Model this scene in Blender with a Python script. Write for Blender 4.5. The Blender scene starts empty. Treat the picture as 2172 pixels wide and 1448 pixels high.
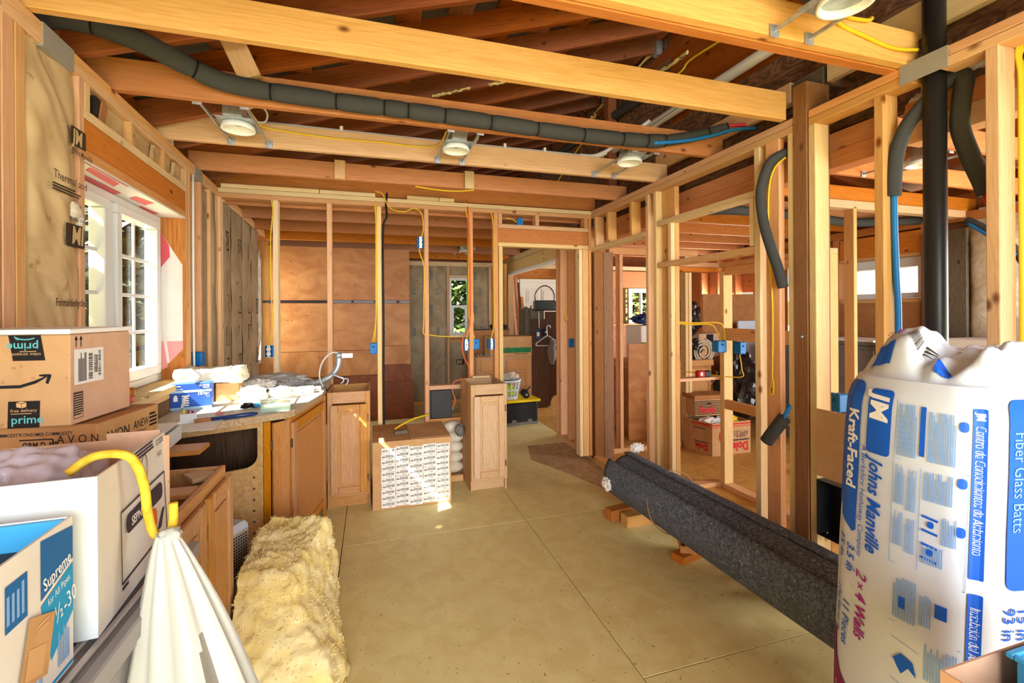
import bpy, bmesh, math, random
from mathutils import Vector, Matrix, noise
random.seed(7)
SC = bpy.context.scene
COL = SC.collection
R = math.radians

def s(r, g, b):
    f = lambda c: (c / 255 / 12.92) if c <= 10 else (((c / 255) + .055) / 1.055) ** 2.4
    return (f(r), f(g), f(b), 1)

# ---------------------------------------------------------------- camera, sky, sun, daylight, exposure
cam_d = bpy.data.cameras.new('camera')
cam = bpy.data.objects.new('camera', cam_d)
COL.objects.link(cam)
YAW, ROLL = R(17.0), R(-.36)
f_ = Vector((math.sin(YAW), math.cos(YAW), 0))
r_ = Vector((math.cos(YAW), -math.sin(YAW), 0))
u_ = Vector((0, 0, 1))
rr = r_ * math.cos(ROLL) + u_ * math.sin(ROLL)
uu = u_ * math.cos(ROLL) - r_ * math.sin(ROLL)
cam.matrix_world = Matrix(((rr.x, uu.x, -f_.x, 0), (rr.y, uu.y, -f_.y, 0), (rr.z, uu.z, -f_.z, 1.469), (0, 0, 0, 1)))
cam_d.sensor_width = 36
cam_d.lens = 36 * 970 / 2172
cam_d.shift_y = -(724 - 661.5) / 2172
cam_d.clip_start = .05
SC.camera = cam

W = bpy.data.worlds.new('sky')
SC.world = W
W.use_nodes = True
wn = W.node_tree.nodes
sky = wn.new('ShaderNodeTexSky')
sky.sky_type = 'NISHITA'
sky.sun_disc = False
sky.sun_elevation = R(44)
sky.sun_rotation = R(300)
wn['Background'].inputs[1].default_value = .09
W.node_tree.links.new(sky.outputs[0], wn['Background'].inputs[0])

def light(name, kind, loc, aim, energy, color=(1, 1, 1), size=1, size_y=None, angle=None):
    d = bpy.data.lights.new(name, kind)
    d.energy = energy
    d.color = color
    if kind == 'AREA':
        d.shape = 'RECTANGLE'
        d.size = size
        d.size_y = size_y or size
    if angle is not None:
        d.angle = angle
    o = bpy.data.objects.new(name, d)
    COL.objects.link(o)
    o.location = loc
    o.rotation_euler = Vector(aim).to_track_quat('-Z', 'Y').to_euler()
    return o

light('sun', 'SUN', (-6, -2, 8), (1, .33, -1.08), 38, (1, .95, .86), angle=R(.6))
# unseen fill lamps behind the camera and in the side room, then window daylight
light('rear_fill', 'AREA', (.4, -6.5, 2.2), (0, 1, -.06), 850, (.95, .975, 1), 7, 4)
light('side_room_fill', 'AREA', (5.5, .6, 1.5), (-1, .45, .15), 150, (1, .97, .93), 2.4, 2)  # added fill inside the side room; no window stands here
light('utility_window_daylight', 'AREA', (6.05, 6.3, 1.3), (-1, -.25, .35), 120, (1, .97, .93), 1.1, .9)
light('back_window_daylight', 'AREA', (-1.62, 6.3, 1.5), (1, -.25, .05), 40, (1, .97, .93), .8, 1.2)

vs = SC.view_settings
vs.view_transform = 'Standard'
vs.look = 'None'
vs.exposure = .58
vs.gamma = 1
vs.use_curve_mapping = False

# ---------------------------------------------------------------- materials
MAT = {}

def mat(name, color, rough=.6, metal=0, spec=.3, var=0, nscale=0, ncol=None, bump=0, bscale=40, trans=0, alpha=1, sss=0, coat=0, ior=1.45):
    m = bpy.data.materials.new(name)
    m.use_nodes = True
    nt = m.node_tree
    b = nt.nodes['Principled BSDF']
    b.inputs['Base Color'].default_value = color
    b.inputs['Roughness'].default_value = rough
    b.inputs['Metallic'].default_value = metal
    b.inputs['Specular IOR Level'].default_value = spec
    b.inputs['Transmission Weight'].default_value = trans
    b.inputs['Alpha'].default_value = alpha
    b.inputs['IOR'].default_value = ior
    b.inputs['Coat Weight'].default_value = coat
    tc = nt.nodes.new('ShaderNodeTexCoord')
    if nscale:
        n = nt.nodes.new('ShaderNodeTexNoise')
        n.inputs['Scale'].default_value = nscale
        n.inputs['Detail'].default_value = 5
        nt.links.new(tc.outputs['Object'], n.inputs['Vector'])
        r = nt.nodes.new('ShaderNodeValToRGB')
        r.color_ramp.elements[0].position = .35
        r.color_ramp.elements[1].position = .65
        r.color_ramp.elements[0].color = ncol or tuple(c * .8 for c in color[:3]) + (1,)
        r.color_ramp.elements[1].color = color
        nt.links.new(n.outputs[0], r.inputs[0])
        nt.links.new(r.outputs[0], b.inputs['Base Color'])
    if bump:
        n = nt.nodes.new('ShaderNodeTexNoise')
        n.inputs['Scale'].default_value = bscale
        n.inputs['Detail'].default_value = 4
        nt.links.new(tc.outputs['Object'], n.inputs['Vector'])
        bp = nt.nodes.new('ShaderNodeBump')
        bp.inputs['Strength'].default_value = bump
        bp.inputs['Distance'].default_value = .01
        nt.links.new(n.outputs[0], bp.inputs['Height'])
        nt.links.new(bp.outputs[0], b.inputs['Normal'])
    MAT[name] = m
    return m

def wood(name, c1, c2, knot, kn=.08, gscale=1.0, rough=.62, tone=.12, ksc=(5, 9, 9)):
    """sawn or sanded wood, grain along the piece's own X axis; each piece gets its own tone and figure"""
    m = bpy.data.materials.new(name)
    m.use_nodes = True
    nt = m.node_tree
    N, L = nt.nodes, nt.links
    b = N['Principled BSDF']
    b.inputs['Roughness'].default_value = rough
    b.inputs['Specular IOR Level'].default_value = .22
    tc = N.new('ShaderNodeTexCoord')
    oi = N.new('ShaderNodeObjectInfo')
    mul = N.new('ShaderNodeMath'); mul.operation = 'MULTIPLY'; mul.inputs[1].default_value = 57
    L.new(oi.outputs['Random'], mul.inputs[0])
    add = N.new('ShaderNodeVectorMath'); add.operation = 'ADD'
    L.new(tc.outputs['Object'], add.inputs[0]); L.new(mul.outputs[0], add.inputs[1])
    def noise_n(scale, sc, det=4, dist=0.):
        mp = N.new('ShaderNodeVectorMath'); mp.operation = 'MULTIPLY'; mp.inputs[1].default_value = sc
        L.new(add.outputs[0], mp.inputs[0])
        n = N.new('ShaderNodeTexNoise'); n.inputs['Scale'].default_value = scale; n.inputs['Detail'].default_value = det
        n.inputs['Distortion'].default_value = dist
        L.new(mp.outputs[0], n.inputs['Vector'])
        return n
    fine = noise_n(4 * gscale, (1.5, 34, 34), 5, .3)
    broad = noise_n(1.6 * gscale, (.7, 9, 9), 2, .9)
    sn = N.new('ShaderNodeMath'); sn.operation = 'MULTIPLY'; sn.inputs[1].default_value = 70
    L.new(broad.outputs[0], sn.inputs[0])
    si = N.new('ShaderNodeMath'); si.operation = 'SINE'; L.new(sn.outputs[0], si.inputs[0])
    ma = N.new('ShaderNodeMath'); ma.operation = 'MULTIPLY_ADD'; ma.inputs[1].default_value = .075
    L.new(si.outputs[0], ma.inputs[0]); L.new(fine.outputs[0], ma.inputs[2])
    rp = N.new('ShaderNodeValToRGB')
    rp.color_ramp.elements[0].position = .28; rp.color_ramp.elements[0].color = c2
    rp.color_ramp.elements[1].position = .68; rp.color_ramp.elements[1].color = c1
    L.new(ma.outputs[0], rp.inputs[0])
    # knots
    mp = N.new('ShaderNodeVectorMath'); mp.operation = 'MULTIPLY'; mp.inputs[1].default_value = ksc
    L.new(add.outputs[0], mp.inputs[0])
    v = N.new('ShaderNodeTexVoronoi'); v.inputs['Scale'].default_value = 1
    L.new(mp.outputs[0], v.inputs['Vector'])
    kr = N.new('ShaderNodeValToRGB')
    kr.color_ramp.elements[0].position = kn * .7; kr.color_ramp.elements[0].color = (1, 1, 1, 1)
    kr.color_ramp.elements[1].position = kn * 1.9; kr.color_ramp.elements[1].color = (0, 0, 0, 1)
    L.new(v.outputs['Distance'], kr.inputs[0])
    sp_c = N.new('ShaderNodeSeparateColor'); L.new(v.outputs['Color'], sp_c.inputs[0])
    gt = N.new('ShaderNodeMath'); gt.operation = 'GREATER_THAN'; gt.inputs[1].default_value = .42
    L.new(sp_c.outputs[0], gt.inputs[0])
    km = N.new('ShaderNodeMath'); km.operation = 'MULTIPLY'
    L.new(kr.outputs[0], km.inputs[0]); L.new(gt.outputs[0], km.inputs[1])
    mx = N.new('ShaderNodeMix'); mx.data_type = 'RGBA'
    L.new(km.outputs[0], mx.inputs[0]); L.new(rp.outputs[0], mx.inputs[6]); mx.inputs[7].default_value = knot
    # tone per piece
    hs = N.new('ShaderNodeHueSaturation')
    mr = N.new('ShaderNodeMapRange'); mr.inputs['To Min'].default_value = 1 - tone; mr.inputs['To Max'].default_value = 1 + tone
    L.new(oi.outputs['Random'], mr.inputs[0]); L.new(mr.outputs[0], hs.inputs['Value'])
    ms = N.new('ShaderNodeMath'); ms.operation = 'MULTIPLY'; ms.inputs[1].default_value = 13.7
    L.new(oi.outputs['Random'], ms.inputs[0])
    fr = N.new('ShaderNodeMath'); fr.operation = 'FRACT'; L.new(ms.outputs[0], fr.inputs[0])
    m2 = N.new('ShaderNodeMapRange'); m2.inputs['To Min'].default_value = .86; m2.inputs['To Max'].default_value = 1.12
    L.new(fr.outputs[0], m2.inputs[0]); L.new(m2.outputs[0], hs.inputs['Saturation'])
    L.new(mx.outputs[2], hs.inputs['Color']); L.new(hs.outputs[0], b.inputs['Base Color'])
    bp = N.new('ShaderNodeBump'); bp.inputs['Strength'].default_value = .12; bp.inputs['Distance'].default_value = .004
    L.new(fine.outputs[0], bp.inputs['Height']); L.new(bp.outputs[0], b.inputs['Normal'])
    MAT[name] = m
    return m

KN = s(122, 70, 34)
wood('fir', s(217, 170, 116), s(202, 152, 98), KN)
wood('fir_pale', s(228, 198, 148), s(214, 182, 128), s(140, 92, 48))
wood('fir_pink', s(216, 164, 118), s(202, 146, 100), KN)
wood('joist_light', s(220, 170, 102), s(206, 152, 84), KN)
wood('joist_orange', s(202, 130, 72), s(184, 112, 56), s(112, 56, 24))
wood('rafter_wood', s(152, 84, 40), s(128, 66, 30), s(72, 34, 14))  # part of the attic's shade is put into this darker wood
wood('post_wood', s(150, 104, 66), s(126, 84, 50), s(90, 56, 34), gscale=1.6)
wood('oak', s(204, 152, 96), s(178, 124, 70), s(160, 104, 56), kn=.01, gscale=2.2, rough=.45, tone=.04)
wood('oak_raw', s(206, 170, 130), s(186, 148, 106), s(160, 116, 76), kn=.01, gscale=1.8, tone=.04)
wood('oak_golden', s(198, 136, 66), s(170, 108, 46), s(150, 92, 40), kn=.01, gscale=2.2, rough=.38, tone=.04)
wood('walnut_print', s(98, 74, 56), s(66, 48, 38), s(50, 36, 28), kn=.02, gscale=1.2, rough=.5, tone=.02)
wood('barn_wood', s(88, 56, 36), s(58, 36, 24), s(46, 28, 18), gscale=1.6, tone=.18)
wood('grey_wood', s(112, 100, 84), s(84, 74, 60), s(60, 50, 40), gscale=1.6)
wood('sheathing_wood', s(196, 130, 72), s(160, 98, 50), KN, gscale=.6)

def stained(name, c1, c2, c3, sc1, sc2, rough=.7, stretch=(1, 1, 1), dist=1.5, p=(.38, .62)):
    """two-scale mottling for plywood, floor panel and papers"""
    m = bpy.data.materials.new(name)
    m.use_nodes = True
    nt = m.node_tree; N, L = nt.nodes, nt.links
    b = N['Principled BSDF']; b.inputs['Roughness'].default_value = rough; b.inputs['Specular IOR Level'].default_value = .25
    tc = N.new('ShaderNodeTexCoord'); oi = N.new('ShaderNodeObjectInfo')
    mu = N.new('ShaderNodeMath'); mu.operation = 'MULTIPLY'; mu.inputs[1].default_value = 31
    L.new(oi.outputs['Random'], mu.inputs[0])
    ad = N.new('ShaderNodeVectorMath'); ad.operation = 'ADD'
    L.new(tc.outputs['Object'], ad.inputs[0]); L.new(mu.outputs[0], ad.inputs[1])
    st = N.new('ShaderNodeVectorMath'); st.operation = 'MULTIPLY'; st.inputs[1].default_value = stretch
    L.new(ad.outputs[0], st.inputs[0])
    n1 = N.new('ShaderNodeTexNoise'); n1.inputs['Scale'].default_value = sc1; n1.inputs['Detail'].default_value = 5; n1.inputs['Distortion'].default_value = dist
    n2 = N.new('ShaderNodeTexNoise'); n2.inputs['Scale'].default_value = sc2; n2.inputs['Detail'].default_value = 3
    L.new(st.outputs[0], n1.inputs['Vector']); L.new(ad.outputs[0], n2.inputs['Vector'])
    r1 = N.new('ShaderNodeValToRGB')
    r1.color_ramp.elements[0].position = p[0]; r1.color_ramp.elements[0].color = c2
    r1.color_ramp.elements[1].position = p[1]; r1.color_ramp.elements[1].color = c1
    L.new(n1.outputs[0], r1.inputs[0])
    r2 = N.new('ShaderNodeValToRGB')
    r2.color_ramp.elements[0].position = .27; r2.color_ramp.elements[0].color = (1, 1, 1, 1)
    r2.color_ramp.elements[1].position = .33; r2.color_ramp.elements[1].color = (0, 0, 0, 1)
    L.new(n2.outputs[0], r2.inputs[0])
    mx = N.new('ShaderNodeMix'); mx.data_type = 'RGBA'
    L.new(r2.outputs[0], mx.inputs[0]); L.new(r1.outputs[0], mx.inputs[6]); mx.inputs[7].default_value = c3
    L.new(mx.outputs[2], b.inputs['Base Color'])
    bp = N.new('ShaderNodeBump'); bp.inputs['Strength'].default_value = .08; bp.inputs['Distance'].default_value = .006
    L.new(n2.outputs[0], bp.inputs['Height']); L.new(bp.outputs[0], b.inputs['Normal'])
    MAT[name] = m
    return m

stained('floor_paint', s(226, 212, 150), s(217, 200, 136), s(160, 134, 88), 9, 60, .5, dist=.6)
stained('floor_bare', s(186, 156, 116), s(166, 134, 96), s(140, 108, 74), 9, 60, .7)
stained('floor_tan', s(204, 160, 86), s(188, 142, 72), s(150, 108, 56), 7, 55, .55)
stained('plywood', s(198, 138, 80), s(174, 112, 60), s(124, 72, 34), 5, 34, .45, (1, 1, .5), .9)
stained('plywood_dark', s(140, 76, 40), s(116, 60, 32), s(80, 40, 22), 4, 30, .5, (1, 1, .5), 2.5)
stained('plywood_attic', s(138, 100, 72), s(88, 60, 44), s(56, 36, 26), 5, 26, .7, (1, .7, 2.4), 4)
stained('osb', s(196, 158, 104), s(176, 136, 84), s(150, 112, 66), 40, 90, .7)
stained('particle_edge', s(200, 176, 140), s(160, 128, 92), s(110, 84, 56), 140, 200, .8)
stained('kraft', s(196, 168, 124), s(178, 148, 104), s(160, 130, 90), 3, 12, .55)
stained('kraft_grey', s(168, 150, 118), s(146, 128, 98), s(130, 112, 84), 3, 12, .55)
stained('rubber_fleck', s(112, 122, 138), s(72, 80, 92), s(190, 198, 208), 70, 85, .9, p=(.42, .6))
stained('batt_yellow', s(242, 226, 172), s(232, 208, 132), s(246, 234, 192), 5, 40, .95)
stained('batt_white', s(236, 228, 208), s(214, 202, 176), s(246, 240, 226), 9, 60, .95)
stained('cardboard', s(196, 152, 104), s(186, 142, 94), s(170, 126, 82), 6, 50, .75)
stained('cardboard_pink', s(212, 172, 142), s(202, 160, 128), s(190, 148, 116), 6, 50, .75)
stained('cardboard_dark', s(176, 122, 74), s(164, 110, 64), s(150, 100, 58), 6, 50, .75)
stained('counter_top', s(226, 222, 206), s(214, 206, 186), s(190, 178, 150), 20, 60, .6)
stained('underlay', s(104, 92, 84), s(84, 74, 68), s(64, 56, 50), 3, 20, .8)
mat('foam', s(66, 66, 64), .85, bump=.35, bscale=260)
mat('foam_groove', s(20, 20, 20), .9)
mat('black_pipe', s(34, 33, 32), .38, spec=.4)
mat('pvc', s(226, 222, 210), .4)
mat('pvc_print', s(90, 90, 92), .6)
mat('pex_blue', s(30, 112, 176), .35)
mat('pex_red', s(190, 40, 56), .35)
mat('cable_yellow', s(232, 190, 40), .45)
mat('cable_orange', s(226, 96, 40), .45)
mat('cable_orange_pale', s(226, 120, 90), .45)
mat('cable_black', s(22, 20, 19), .5)
mat('cable_grey', s(200, 200, 196), .4)
mat('box_blue', s(24, 120, 196), .45)
mat('box_blue_dark', s(14, 84, 140), .5)
mat('device_white', s(238, 236, 228), .4)
mat('slot_dark', s(40, 36, 34), .6)
mat('steel', s(176, 180, 180), .35, metal=.85)
mat('galvanized', s(196, 202, 208), .42, metal=.7, nscale=30, ncol=s(170, 176, 184))
mat('light_white', s(240, 240, 236), .5)
mat('label_red', s(206, 120, 100), .6)
mat('tape_grey', s(150, 146, 138), .45)
mat('tape_black', s(30, 26, 26), .45, coat=.3)
mat('white_vinyl', s(216, 218, 218), .35)
mat('wrap_white', s(226, 222, 216), .5, nscale=4, ncol=s(214, 206, 200))
mat('kraft_letter', s(190, 162, 118), .6)
mat('batt_letter', s(226, 218, 198), .8)
mat('wrap_red', s(206, 84, 92), .5)
mat('wrap_pink', s(222, 150, 150), .5)
mat('ink', s(60, 46, 34), .7)
mat('ink_black', s(30, 28, 30), .6)
mat('ink_plum', s(62, 48, 62), .6)
mat('ink_blue', s(20, 92, 204), .45)
mat('ink_pale_blue', s(126, 166, 220), .5)
mat('ink_magenta', s(160, 30, 140), .5)
mat('ink_plum_red', s(134, 30, 92), .5)
mat('ink_teal', s(96, 176, 176), .5)
mat('ink_white', s(240, 240, 238), .5)
mat('ink_red', s(196, 44, 44), .6)
mat('ink_green', s(30, 120, 70), .6)
mat('ink_tan', s(206, 160, 110), .6)
mat('knauf_ink', s(80, 120, 130), .7)
mat('black_plastic', s(30, 30, 32), .45)
mat('dark_grey', s(54, 52, 52), .5)
mat('grey_plastic', s(150, 146, 146), .4)
mat('tote_grey', s(110, 106, 104), .5)
mat('yellow_plastic', s(232, 200, 30), .4)
mat('lime_plastic', s(184, 196, 44), .5)
mat('navy_film', s(36, 56, 110), .3, coat=.3)
mat('bag_black', s(38, 30, 28), .28, coat=.5)
mat('white_plastic', s(208, 216, 226), .38)
mat('white_board', s(216, 222, 224), .55)
mat('paper', s(238, 234, 226), .7)
mat('grey_cloth', s(120, 116, 110), .9, bump=.3, bscale=80)
mat('beige_cloth', s(196, 184, 164), .9, bump=.3, bscale=80)
mat('label_white', s(232, 228, 220), .6)
mat('amber_glass', s(240, 160, 60), .2, trans=.5)
mat('pink_wax', s(230, 90, 110), .4)
mat('clear_plastic', s(214, 240, 228), .12, trans=.75, alpha=.75)
mat('box_royal', s(44, 86, 180), .5)
mat('box_lightblue', s(170, 208, 236), .5)
mat('filter_blue', s(16, 96, 160), .5)
mat('filter_cyan', s(16, 146, 200), .5)
mat('bright_blue', s(70, 176, 236), .4)
mat('copper', s(170, 110, 70), .4, metal=.6)
mat('rope_yellow', s(226, 190, 60), .7, nscale=60, ncol=s(200, 160, 40))
mat('twine', s(170, 130, 90), .8)
mat('foam_seal', s(222, 196, 120), .7)
mat('door_white', s(226, 222, 214), .45)
mat('leather_black', s(22, 22, 22), .25, coat=.4)
mat('red_tool', s(176, 30, 34), .45)
mat('grass', s(96, 118, 58), .9, nscale=3, ncol=s(120, 130, 70))
mat('bark', s(90, 76, 60), .9, nscale=12, ncol=s(60, 50, 40))
mat('stucco', s(226, 200, 186), .9)
mat('roof_tile', s(150, 120, 110), .9, nscale=20)
mat('hinge', s(110, 96, 70), .4, metal=.7)

def leafy(name, c1, c2):
    m = mat(name, c1, .6, nscale=1.3, ncol=c2)
    return m
leafy('leaf_dark', s(44, 58, 30), s(18, 28, 15))
leafy('leaf_light', s(92, 114, 50), s(46, 66, 28))

def film(name, col, alpha, rough=.25):
    """thin translucent polythene"""
    m = bpy.data.materials.new(name); m.use_nodes = True
    nt = m.node_tree; b = nt.nodes['Principled BSDF']
    b.inputs['Base Color'].default_value = col
    b.inputs['Roughness'].default_value = rough
    tl = nt.nodes.new('ShaderNodeBsdfTranslucent'); tl.inputs[0].default_value = col
    tr = nt.nodes.new('ShaderNodeBsdfTransparent')
    m1 = nt.nodes.new('ShaderNodeMixShader'); m1.inputs[0].default_value = .35
    m2 = nt.nodes.new('ShaderNodeMixShader'); m2.inputs[0].default_value = alpha
    nt.links.new(b.outputs[0], m1.inputs[1]); nt.links.new(tl.outputs[0], m1.inputs[2])
    nt.links.new(tr.outputs[0], m2.inputs[1]); nt.links.new(m1.outputs[0], m2.inputs[2])
    nt.links.new(m2.outputs[0], nt.nodes['Material Output'].inputs[0])
    MAT[name] = m
film('poly_white', s(218, 218, 212), .93)
film('poly_lilac', s(236, 226, 240), .7)
film('poly_clear', s(220, 226, 230), .72)

def glass_mat():
    m = bpy.data.materials.new('pane_glass'); m.use_nodes = True
    nt = m.node_tree
    g = nt.nodes.new('ShaderNodeBsdfGlossy'); g.inputs['Roughness'].default_value = .02
    t = nt.nodes.new('ShaderNodeBsdfTransparent'); t.inputs[0].default_value = (.96, .98, .97, 1)
    lw_ = nt.nodes.new('ShaderNodeLayerWeight'); lw_.inputs[0].default_value = .5
    pw = nt.nodes.new('ShaderNodeMath'); pw.operation = 'POWER'; pw.inputs[1].default_value = 4
    nt.links.new(lw_.outputs['Facing'], pw.inputs[0])
    fr = nt.nodes.new('ShaderNodeMath'); fr.operation = 'MULTIPLY_ADD'; fr.inputs[1].default_value = .22; fr.inputs[2].default_value = .02
    nt.links.new(pw.outputs[0], fr.inputs[0])
    x = nt.nodes.new('ShaderNodeMixShader')
    nt.links.new(fr.outputs[0], x.inputs[0]); nt.links.new(t.outputs[0], x.inputs[1]); nt.links.new(g.outputs[0], x.inputs[2])
    nt.links.new(x.outputs[0], nt.nodes['Material Output'].inputs[0])
    MAT['pane_glass'] = m
glass_mat()

# ---------------------------------------------------------------- builders
def link(name, me, m=None, parent=None, mw=None):
    o = bpy.data.objects.new(name, me)
    COL.objects.link(o)
    if m is not None and me is not None and len(me.materials) == 0:
        me.materials.append(MAT[m] if isinstance(m, str) else m)
    if parent is not None:
        o.parent = parent
        if parent.type == 'MESH':          # the part is built in the coordinates of the whole thing
            o.matrix_parent_inverse = parent.matrix_basis.inverted()
    if mw is not None:
        o.matrix_basis = mw
    return o

def tag(o, label, cat, group=None):
    o['label'] = label
    o['category'] = cat
    if group:
        o['group'] = group
    return o

def thing(name, label, cat, loc=(0, 0, 0), rz=0, group=None):
    o = bpy.data.objects.new(name, None)
    COL.objects.link(o)
    o.empty_display_size = .05
    o.location = loc
    o.rotation_euler = (0, 0, rz)
    return tag(o, label, cat, group)

def struct(name, loc=(0, 0, 0), rz=0):
    o = bpy.data.objects.new(name, None)
    COL.objects.link(o)
    o.empty_display_size = .05
    o.location = loc
    o.rotation_euler = (0, 0, rz)
    o['kind'] = 'structure'
    return o

def dup(root, loc=None, rz=None, label=None, group=None):
    c = root.copy()
    COL.objects.link(c)
    if loc is not None: c.location = loc
    if rz is not None: c.rotation_euler = (0, 0, rz)
    if label: c['label'] = label
    if group: c['group'] = group
    for ch in list(root.children):
        d = ch.copy(); COL.objects.link(d); d.parent = c
        for g in list(ch.children):
            e = g.copy(); COL.objects.link(e); e.parent = d
    return c

BOXC = {}
def box_mesh(l, w, h, c, m):
    key = (round(l, 3), round(w, 3), round(h, 3), c, m)
    if key in BOXC:
        return BOXC[key]
    me = bpy.data.meshes.new('box')
    a, b, d = l / 2, w / 2, h / 2
    c = min(c, a * .4, b * .4, d * .4)
    if c <= 0:
        v = [(x, y, z) for x in (-a, a) for y in (-b, b) for z in (-d, d)]
        f = [(0, 1, 3, 2), (4, 6, 7, 5), (0, 4, 5, 1), (2, 3, 7, 6), (0, 2, 6, 4), (1, 5, 7, 3)]
        me.from_pydata(v, [], f)
    else:
        bm = bmesh.new()
        pts = []
        for sx in (-1, 1):
            for sy in (-1, 1):
                for sz in (-1, 1):
                    pts += [(sx * a, sy * (b - c), sz * (d - c)), (sx * (a - c), sy * b, sz * (d - c)), (sx * (a - c), sy * (b - c), sz * d)]
        for p in pts: bm.verts.new(p)
        bmesh.ops.convex_hull(bm, input=bm.verts)
        bmesh.ops.dissolve_limit(bm, angle_limit=.01, verts=bm.verts, edges=bm.edges)
        bmesh.ops.recalc_face_normals(bm, faces=bm.faces)
        bm.to_mesh(me); bm.free()
    me.materials.append(MAT[m])
    BOXC[key] = me
    return me

AX = {0: Matrix.Identity(3),
      1: Matrix(((0, -1, 0), (1, 0, 0), (0, 0, 1))),     # local x -> y
      2: Matrix(((0, 0, -1), (0, 1, 0), (1, 0, 0)))}     # local x -> z

def bx(name, x, y, z, m, parent=None, c=.0025, rot=None, jit=0):
    """box between two x, two y and two z values; its own X axis runs along its longest side"""
    d = [abs(x[1] - x[0]), abs(y[1] - y[0]), abs(z[1] - z[0])]
    k = d.index(max(d))
    dims = {0: (d[0], d[1], d[2]), 1: (d[1], d[0], d[2]), 2: (d[2], d[1], d[0])}[k]
    me = box_mesh(*dims, c, m)
    mw = AX[k].to_4x4()
    if rot is not None:
        mw = rot.to_4x4() @ mw
    mw.translation = Vector(((x[0] + x[1]) / 2, (y[0] + y[1]) / 2, (z[0] + z[1]) / 2))
    return link(name, me, None, parent, mw)

def beam(name, p0, p1, w, h, m, parent=None, c=.0025, up=(0, 0, 1)):
    """a length of timber from p0 to p1 (centre line), w across and h along 'up'"""
    p0, p1 = Vector(p0), Vector(p1)
    ax = (p1 - p0)
    me = box_mesh(ax.length, w, h, c, m)
    ax.normalize()
    side = Vector(up).cross(ax).normalized()
    u = ax.cross(side)
    mw = Matrix((ax, side, u)).transposed().to_4x4()
    mw.translation = (p0 + p1) / 2
    return link(name, me, None, parent, mw)

def mesh(name, v, f, m, parent=None, smooth=False, mats=None, mi=None, mw=None):
    me = bpy.data.meshes.new(name)
    me.from_pydata([tuple(p) for p in v], [], f)
    for q in (mats or [m]):
        me.materials.append(MAT[q])
    if mi: me.polygons.foreach_set('material_index', mi)
    if smooth: me.polygons.foreach_set('use_smooth', [True] * len(me.polygons))
    me.update()
    return link(name, me, None, parent, mw)

def bmobj(name, bm, m, parent=None, smooth=False, mw=None):
    me = bpy.data.meshes.new(name)
    bmesh.ops.recalc_face_normals(bm, faces=bm.faces)
    bm.to_mesh(me); bm.free()
    me.materials.append(MAT[m])
    if smooth: me.polygons.foreach_set('use_smooth', [True] * len(me.polygons))
    return link(name, me, None, parent, mw)

def smooth_path(pts, n=6):
    pts = [Vector(p) for p in pts]
    if len(pts) < 3 or n <= 1: return pts
    out = []
    for i in range(len(pts) - 1):
        p0, p1, p2, p3 = pts[max(i - 1, 0)], pts[i], pts[i + 1], pts[min(i + 2, len(pts) - 1)]
        for k in range(n):
            t = k / n
            out.append(.5 * ((2 * p1) + (p2 - p0) * t + (2 * p0 - 5 * p1 + 4 * p2 - p3) * t * t + (3 * p1 - p0 - 3 * p2 + p3) * t ** 3))
    out.append(pts[-1])
    return out

def tube_geo(pts, r, seg=8, cap=True):
    v, f = [], []
    n = len(pts)
    up = Vector((0, 0, 1))
    prev = None
    for i, p in enumerate(pts):
        t = (pts[min(i + 1, n - 1)] - pts[max(i - 1, 0)]).normalized()
        if prev is None:
            a = t.orthogonal().normalized()
        else:
            a = (prev - t * prev.dot(t))
            a = a.normalized() if a.length > 1e-6 else t.orthogonal().normalized()
        prev = a
        b = t.cross(a)
        rad = r(i / (n - 1)) if callable(r) else r
        for k in range(seg):
            q = 2 * math.pi * k / seg
            v.append(p + (a * math.cos(q) + b * math.sin(q)) * rad)
    for i in range(n - 1):
        for k in range(seg):
            f.append((i * seg + k, i * seg + (k + 1) % seg, (i + 1) * seg + (k + 1) % seg, (i + 1) * seg + k))
    if cap:
        f.append(tuple(range(seg))[::-1]); f.append(tuple(range((n - 1) * seg, n * seg)))
    return v, f

def tube(name, pts, r, m, parent=None, seg=8, n=6, cap=True):
    v, f = tube_geo(smooth_path(pts, n), r, seg, cap)
    return mesh(name, v, f, m, parent, True)

def join(name, parts, m, parent=None, smooth=False):
    """several (verts, faces) lists as one mesh"""
    V, Fc = [], []
    for v, f in parts:
        o = len(V); V += list(v); Fc += [tuple(i + o for i in q) for q in f]
    return mesh(name, V, Fc, m, parent, smooth)

def boxgeo(x, y, z):
    v = [(a, b, c) for a in x for b in y for c in z]
    return v, [(0, 1, 3, 2), (4, 6, 7, 5), (0, 4, 5, 1), (2, 3, 7, 6), (0, 2, 6, 4), (1, 5, 7, 3)]

def lathe(name, prof, m, parent=None, loc=(0, 0, 0), seg=24, axis=None):
    v, f = [], []
    for r, z in prof:
        for k in range(seg):
            q = 2 * math.pi * k / seg
            v.append(Vector((r * math.cos(q), r * math.sin(q), z)))
    for i in range(len(prof) - 1):
        for k in range(seg):
            f.append((i * seg + k, i * seg + (k + 1) % seg, (i + 1) * seg + (k + 1) % seg, (i + 1) * seg + k))
    if prof[0][0] > 1e-4: f.append(tuple(range(seg))[::-1])
    if prof[-1][0] > 1e-4: f.append(tuple(range((len(prof) - 1) * seg, len(prof) * seg)))
    if axis is not None:
        q = Vector((0, 0, 1)).rotation_difference(Vector(axis))
        v = [q @ p for p in v]
    v = [p + Vector(loc) for p in v]
    return mesh(name, v, f, m, parent, True)

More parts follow.
